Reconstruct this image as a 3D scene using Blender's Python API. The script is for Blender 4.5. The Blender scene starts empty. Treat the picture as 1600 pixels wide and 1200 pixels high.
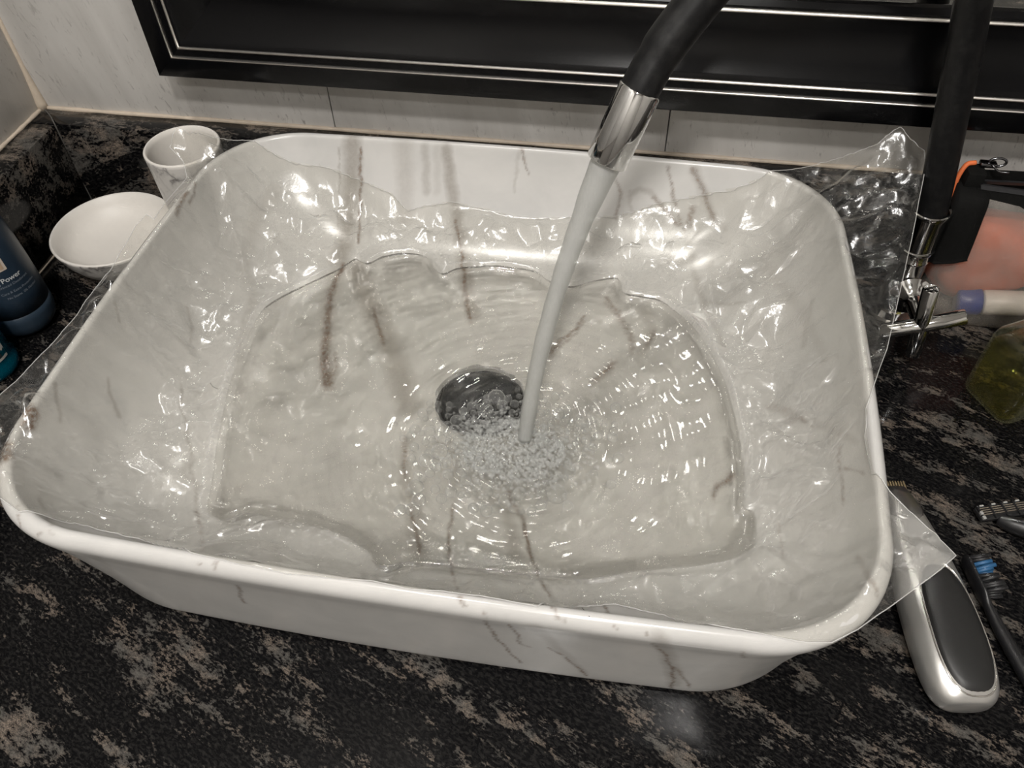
import bpy, bmesh, math, random
import numpy as np
from mathutils import Vector, Matrix
from mathutils.bvhtree import BVHTree
from mathutils.geometry import delaunay_2d_cdt

scene = bpy.context.scene
COL = scene.collection

# ------------------------------------------------------------------ camera
CAM_POS = (0.09615, -0.35298, 0.45210)
CAM_R = ((0.9851, 0.1701, -0.0241), (0.1120, -0.7428, -0.6601), (-0.1302, 0.6476, -0.7508))
FOCAL_PX = 1272.7
cd = bpy.data.cameras.new('camera'); cam = bpy.data.objects.new('camera', cd); COL.objects.link(cam)
rt = Vector(CAM_R[0]).normalized(); fw = Vector(CAM_R[2]).normalized()
up = (-Vector(CAM_R[1])); up = (up - fw * up.dot(fw)).normalized(); rt = fw.cross(up)
cam.matrix_world = Matrix(((rt.x, up.x, -fw.x, CAM_POS[0]), (rt.y, up.y, -fw.y, CAM_POS[1]),
                           (rt.z, up.z, -fw.z, CAM_POS[2]), (0, 0, 0, 1)))
cd.sensor_width = 36.0; cd.lens = FOCAL_PX / 1600 * 36.0; cd.clip_start = 0.01
scene.camera = cam

# ------------------------------------------------------------------ world, lamps, exposure
w = bpy.data.worlds.new('world'); scene.world = w; w.use_nodes = True
w.node_tree.nodes['Background'].inputs[0].default_value = (1.0, 0.96, 0.9, 1)
w.node_tree.nodes['Background'].inputs[1].default_value = 0.0
LAMP_COL = (1.0, 0.97, 0.928)
CEIL_Z = 1.5
LAMPS = [((0.21, -0.86, CEIL_Z - 0.012), 0.07, 14.5), ((0.10, -1.45, CEIL_Z - 0.012), 0.07, 8.5),
         ((-0.22, -0.40, CEIL_Z - 0.012), 0.07, 6.6)]  # third lamp is added to make the film sparkle
for (p, r, e) in LAMPS:
    ld = bpy.data.lights.new('downlight_glow', 'AREA'); ld.shape = 'DISK'; ld.size = 2 * r; ld.energy = e
    ld.color = LAMP_COL; ld.cycles.is_caustics_light = True
    lo = bpy.data.objects.new('downlight_glow', ld); COL.objects.link(lo); lo.location = p
vs = scene.view_settings
vs.view_transform = 'Standard'; vs.look = 'None'; vs.exposure = 0.2; vs.gamma = 1.0; vs.use_curve_mapping = False
cy = scene.cycles
cy.use_denoising = True; cy.denoising_prefilter = 'FAST'
cy.max_bounces = 6; cy.transparent_max_bounces = 16; cy.glossy_bounces = 3; cy.transmission_bounces = 3; cy.diffuse_bounces = 2
cy.use_adaptive_sampling = True; cy.adaptive_threshold = 0.08; cy.use_light_tree = False
cy.sample_clamp_indirect = 26.0; cy.caustics_reflective = False
cy.blur_glossy = 0.1

# ------------------------------------------------------------------ helpers
class M:
    """small node-material builder"""
    def __init__(s, name):
        s.m = bpy.data.materials.new(name); s.m.use_nodes = True
        s.nt = s.m.node_tree; s.nt.nodes.clear()
        s.out = s.nt.nodes.new('ShaderNodeOutputMaterial')
    def n(s, t, **kw):
        nd = s.nt.nodes.new('ShaderNode' + t)
        for k, v in kw.items():
            if k.startswith('i_'):
                key = k[2:]
                key = int(key) if key.isdigit() else key.replace('_', ' ')
                s.set(nd, key, v)
            else:
                setattr(nd, k, v)
        return nd
    def set(s, nd, key, v):
        inp = nd.inputs[key]
        if isinstance(v, tuple) and len(v) == 2 and hasattr(v[0], 'outputs'):
            s.nt.links.new(v[0].outputs[v[1]], inp)
        elif hasattr(v, 'outputs'):
            s.nt.links.new(v.outputs[0], inp)
        else:
            if isinstance(v, tuple) and len(v) == 3 and inp.type == 'RGBA': v = (*v, 1)
            inp.default_value = v
    def math(s, op, a, b=0.0, clamp=False):
        nd = s.n('Math', operation=op, use_clamp=clamp); s.set(nd, 0, a); s.set(nd, 1, b); return nd
    def mix(s, f, a, b):
        nd = s.n('MixRGB'); s.set(nd, 0, f); s.set(nd, 1, a); s.set(nd, 2, b); return nd
    def ramp(s, f, stops):
        nd = s.n('ValToRGB'); s.set(nd, 0, f); cr = nd.color_ramp
        while len(cr.elements) < len(stops): cr.elements.new(0.5)
        for e, (p, c) in zip(cr.elements, stops):
            e.position = p; e.color = (*c, 1) if isinstance(c, tuple) else (c, c, c, 1)
        return nd
    def pos(s, rotz=0.0, scale=(1, 1, 1), rot=None):
        g = s.n('NewGeometry')
        mp = s.n('Mapping'); s.set(mp, 'Vector', (g, 'Position'))
        mp.inputs['Rotation'].default_value = rot or (0, 0, rotz); mp.inputs['Scale'].default_value = scale
        return mp
    def objc(s, scale=(1, 1, 1)):
        g = s.n('TexCoord'); mp = s.n('Mapping'); s.set(mp, 'Vector', (g, 'Object')); mp.inputs['Scale'].default_value = scale
        return mp
    def noise(s, vec, scale, detail=4, rough=0.55, dist=0.0):
        nd = s.n('TexNoise'); s.set(nd, 'Vector', vec)
        nd.inputs['Scale'].default_value = scale; nd.inputs['Detail'].default_value = detail
        nd.inputs['Roughness'].default_value = rough; nd.inputs['Distortion'].default_value = dist
        return nd
    def bump(s, h, strength, dist=0.001):
        nd = s.n('Bump'); s.set(nd, 'Height', h); nd.inputs['Strength'].default_value = strength; nd.inputs['Distance'].default_value = dist
        return nd
    def surf(s, nd): s.nt.links.new(nd.outputs[0], s.out.inputs['Surface']); return s.m
    def pbsdf(s, col, rough=0.5, metal=0.0, spec=0.5, normal=None, coat=0.0, **kw):
        nd = s.n('BsdfPrincipled'); s.set(nd, 'Base Color', col); s.set(nd, 'Roughness', rough)
        s.set(nd, 'Metallic', metal); s.set(nd, 'Specular IOR Level', spec); s.set(nd, 'Coat Weight', coat)
        nd.inputs['Coat Roughness'].default_value = 0.04
        if normal is not None: s.set(nd, 'Normal', normal)
        for k, v in kw.items(): s.set(nd, k, v)
        return nd
    def fresnel(s, f0, k=1.0, normal=None):
        # Schlick reflectance, the same from both sides of a thin skin
        lw = s.n('LayerWeight'); lw.inputs['Blend'].default_value = 0.5
        if normal is not None: s.set(lw, 'Normal', normal)
        p = s.math('POWER', (lw, 'Facing'), 5.0)
        return s.math('MULTIPLY', s.math('ADD', f0, s.math('MULTIPLY', p, 1 - f0)), k, True)
    def mixsh(s, f, a, b):
        nd = s.n('MixShader'); s.set(nd, 0, f); s.nt.links.new(a.outputs[0], nd.inputs[1]); s.nt.links.new(b.outputs[0], nd.inputs[2]); return nd

def plain(name, col, rough=0.5, metal=0.0, spec=0.5, coat=0.0, grain=0.0, gscale=400):
    m = M(name)
    c = col
    if grain:
        nz = m.noise(m.objc(), gscale, 3)
        c = m.mix(nz, tuple(x * (1 - grain) for x in col), tuple(min(1, x * (1 + grain)) for x in col))
    return m.surf(m.pbsdf(c, rough, metal, spec, None, coat))

def tag(o, label=None, cat=None, group=None, kind=None):
    if label: o['label'] = label
    if cat: o['category'] = cat
    if group: o['group'] = group
    if kind: o['kind'] = kind
    return o
def thing(name, loc, label, cat, group=None, kind=None):
    o = bpy.data.objects.new(name, None); COL.objects.link(o); o.location = loc; o.empty_display_size = 0.01
    return tag(o, label, cat, group, kind)
def mobj(name, verts, faces, mat, parent=None, smooth=True, local=False):
    me = bpy.data.meshes.new(name)
    if isinstance(verts, np.ndarray): verts = verts.astype(float)
    me.from_pydata([tuple(v) for v in verts] if not isinstance(verts, np.ndarray) else verts.tolist(), [], faces if not isinstance(faces, np.ndarray) else faces.tolist())
    me.update()
    return link(name, me, mat, parent, smooth, local)
def link(name, me, mat, parent=None, smooth=True, local=False):
    if mat is not None and not me.materials: me.materials.append(mat)
    me.polygons.foreach_set('use_smooth', [smooth] * len(me.polygons))
    o = bpy.data.objects.new(name, me); COL.objects.link(o)
    if parent is not None:
        o.parent = parent
        if not local:   # vertices were given in world space: shift into the parent's space
            me.transform(Matrix.Translation(-world_loc(parent)))
    return o
def world_loc(o):
    v = Vector((0, 0, 0))
    while o is not None: v += o.location; o = o.parent
    return v
def bmobj(name, bm, mat, parent=None, smooth=False, local=False):
    me = bpy.data.meshes.new(name); bm.normal_update(); bm.to_mesh(me); bm.free()
    return link(name, me, mat, parent, smooth, local)
def auto_smooth(o, ang=40):
    me = o.data
    bm = bmesh.new(); bm.from_mesh(me)
    for e in bm.edges:
        e.smooth = not (len(e.link_faces) == 2 and e.calc_face_angle(0) > math.radians(ang))
    bm.to_mesh(me); bm.free()
    me.polygons.foreach_set('use_smooth', [True] * len(me.polygons)); return o
def box_bm(x0, x1, y0, y1, z0, z1, bev=0.0, seg=2):
    bm = bmesh.new(); bmesh.ops.create_cube(bm, size=1)
    for v in bm.verts:
        v.co = Vector(((x0 + x1) / 2 + v.co.x * (x1 - x0), (y0 + y1) / 2 + v.co.y * (y1 - y0), (z0 + z1) / 2 + v.co.z * (z1 - z0)))
    if bev: bmesh.ops.bevel(bm, geom=bm.edges[:], offset=bev, segments=seg, affect='EDGES', profile=0.5)
    return bm
def box(name, b, mat, parent=None, bev=0.0, seg=2):
    o = bmobj(name, box_bm(*b, bev, seg), mat, parent)
    return auto_smooth(o) if bev else o
def frame_of(d):
    d = Vector(d).normalized(); a = Vector((0, 0, 1)) if abs(d.z) < 0.9 else Vector((1, 0, 0))
    u = d.cross(a).normalized(); return u, d.cross(u).normalized()
def tube(path, radii, seg=24, cap=True):
    """verts, faces of a tube along points with per-point radius (parallel transport)"""
    P = [Vector(p) for p in path]; n = len(P)
    if not hasattr(radii, '__len__'): radii = [radii] * n
    T = [(P[min(i + 1, n - 1)] - P[max(i - 1, 0)]).normalized() for i in range(n)]
    u, v = frame_of(T[0]); V = []; F = []
    for i in range(n):
        if i:
            q = T[i - 1].rotation_difference(T[i]); u = q @ u; v = q @ v
        for k in range(seg):
            a = 2 * math.pi * k / seg
            V.append(P[i] + (u * math.cos(a) + v * math.sin(a)) * radii[i])
    for i in range(n - 1):
        for k in range(seg):
            k2 = (k + 1) % seg
            F.append((i * seg + k, i * seg + k2, (i + 1) * seg + k2, (i + 1) * seg + k))
    if cap:
        F.append(tuple(range(seg - 1, -1, -1))); F.append(tuple((n - 1) * seg + k for k in range(seg)))
    return V, F
def lathe(profile, c=(0, 0, 0), seg=48, axis=None):
    """profile [(r, h)] turned about an axis through c (default +z); r==0 points become poles"""
    c = Vector(c)
    d = Vector(axis).normalized() if axis is not None else Vector((0, 0, 1))
    if axis is None: u, v = Vector((1, 0, 0)), Vector((0, 1, 0))
    else: u, v = frame_of(d)
    V = []; F = []; rows = []
    for (r, h) in profile:
        if r < 1e-7: rows.append([len(V)]); V.append(c + d * h)
        else:
            rows.append(list(range(len(V), len(V) + seg)))
            for k in range(seg):
                a = 2 * math.pi * k / seg; V.append(c + d * h + (u * math.cos(a) + v * math.sin(a)) * r)
    for A, B in zip(rows, rows[1:]):
        for k in range(seg):
            k2 = (k + 1) % seg
            a0, a1 = A[k % len(A)], A[k2 % len(A)]; b0, b1 = B[k % len(B)], B[k2 % len(B)]
            f = []
            for q in (a0, a1, b1, b0):
                if q not in f: f.append(q)
            if len(f) > 2: F.append(tuple(f))
    return V, F
def spline(pts, n):
    """Catmull-Rom through points"""
    P = [np.array(p, float) for p in pts]; P = [2 * P[0] - P[1]] + P + [2 * P[-1] - P[-2]]
    out = []; m = len(P) - 3
    for k in range(n):
        t = k / (n - 1) * m; i = min(int(t), m - 1); f = t - i; a, b, c, d = P[i:i + 4]
        out.append(0.5 * (2 * b + (c - a) * f + (2 * a - 5 * b + 4 * c - d) * f * f + (3 * b - a - 3 * c + d) * f ** 3))
    return np.array(out)
def loft(sections, cap=True):
    n = len(sections[0]); V = [tuple(p) for s in sections for p in s]; F = []
    for i in range(len(sections) - 1):
        for k in range(n):
            k2 = (k + 1) % n; F.append((i * n + k, i * n + k2, (i + 1) * n + k2, (i + 1) * n + k))
    if cap: F.append(tuple(range(n - 1, -1, -1))); F.append(tuple((len(sections) - 1) * n + k for k in range(n)))
    return V, F
def rrect2(a, b, r, n=8):
    """closed rounded rectangle, n points per corner"""
    out = []
    for cx, cy, s in ((a - r, b - r, 0), (-a + r, b - r, 1), (-a + r, -b + r, 2), (a - r, -b + r, 3)):
        for k in range(n):
            t = (s + k / (n - 1)) * math.pi / 2; out.append((cx + r * math.cos(t), cy + r * math.sin(t)))
    return out

# ------------------------------------------------------------------ vessel sink surface
SINK_A, SINK_B, SINK_R, SINK_H = 0.24, 0.19165, 0.072, 0.104
def rim_ring(inset, r, z, bow=0.003, nc=150, nl=250, ns=180):
    a, b = SINK_A - inset - bow, SINK_B - inset - bow
    q = np.linspace(0, np.pi / 2, nc, endpoint=False)
    kl = np.linspace(1, -1, nl, endpoint=False); ks = np.linspace(1, -1, ns, endpoint=False)
    e = 2 / 2.1
    cx, cy = np.abs(np.cos(q)) ** e * r, np.abs(np.sin(q)) ** e * r
    P = [np.c_[a - r + cx, b - r + cy], np.c_[kl * (a - r), b + bow * (1 - kl ** 2)],
         np.c_[-(a - r) - cy, b - r + cx], np.c_[-a - bow * (1 - ks ** 2), ks * (b - r)],
         np.c_[-(a - r) - cx, -(b - r) - cy], np.c_[-kl * (a - r), -b - bow * (1 - kl ** 2)],
         np.c_[a - r + cy, -(b - r) - cx], np.c_[a + bow * (1 - ks ** 2), -ks * (b - r)]]
    P = np.concatenate(P); return np.c_[P, np.full(len(P), z)]
DRAIN = (0.003, -0.002, 0.0195); DRAIN_R = 0.031
def sink_surface():
    prof = [(.022, 0.0, .076), (.0175, .0012, .076), (.0155, .006, .077), (.012, .03, .078), (.0075, .06, .076), (.0040, .080, .074), (.0017, .0900, .072),
            (.0006, .0955, .072), (.0010, .0995, .0715), (.0030, .1027, .071), (.0056, .1040, .070), (.0078, .1030, .069), (.0092, .0995, .068), (.0120, .092, .067),
            (.0185, .078, .066), (.029, .061, .066), (.042, .046, .066), (.057, .0345, .064), (.074, .027, .060), (.092, .0235, .055)]
    pr = spline(prof, 150)
    # even arc length
    d = np.r_[0, np.cumsum(np.linalg.norm(np.diff(pr[:, :2], axis=0), axis=1))]
    s = np.linspace(0, d[-1], 190)
    pr = np.c_[[np.interp(s, d, pr[:, k]) for k in range(3)]].T
    rings = [rim_ring(i, r, z) for i, z, r in pr]
    last = rings[-1]; ang = np.arctan2(last[:, 1] - DRAIN[1], last[:, 0] - DRAIN[0])
    circ = np.c_[DRAIN[0] + DRAIN_R * np.cos(ang), DRAIN[1] + DRAIN_R * np.sin(ang), np.full(len(ang), DRAIN[2])]
    for k in range(1, 46):
        t = k / 45; rr = last * (1 - t) + circ * t
        rr[:, 2] = last[:, 2] + (DRAIN[2] - last[:, 2]) * (1 - (1 - t) ** 2); rings.append(rr)
    n = len(last)
    V = np.concatenate(rings); nr = len(rings)
    i = np.arange(nr - 1)[:, None] * n; k = np.arange(n)[None]; k2 = (k + 1) % n
    F = np.stack([i + k, i + k2, i + n + k2, i + n + k], -1).reshape(-1, 4)
    bot = tuple(range(n - 1, -1, -1))
    return V, F, n
SV, SF, SN = sink_surface()
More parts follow.
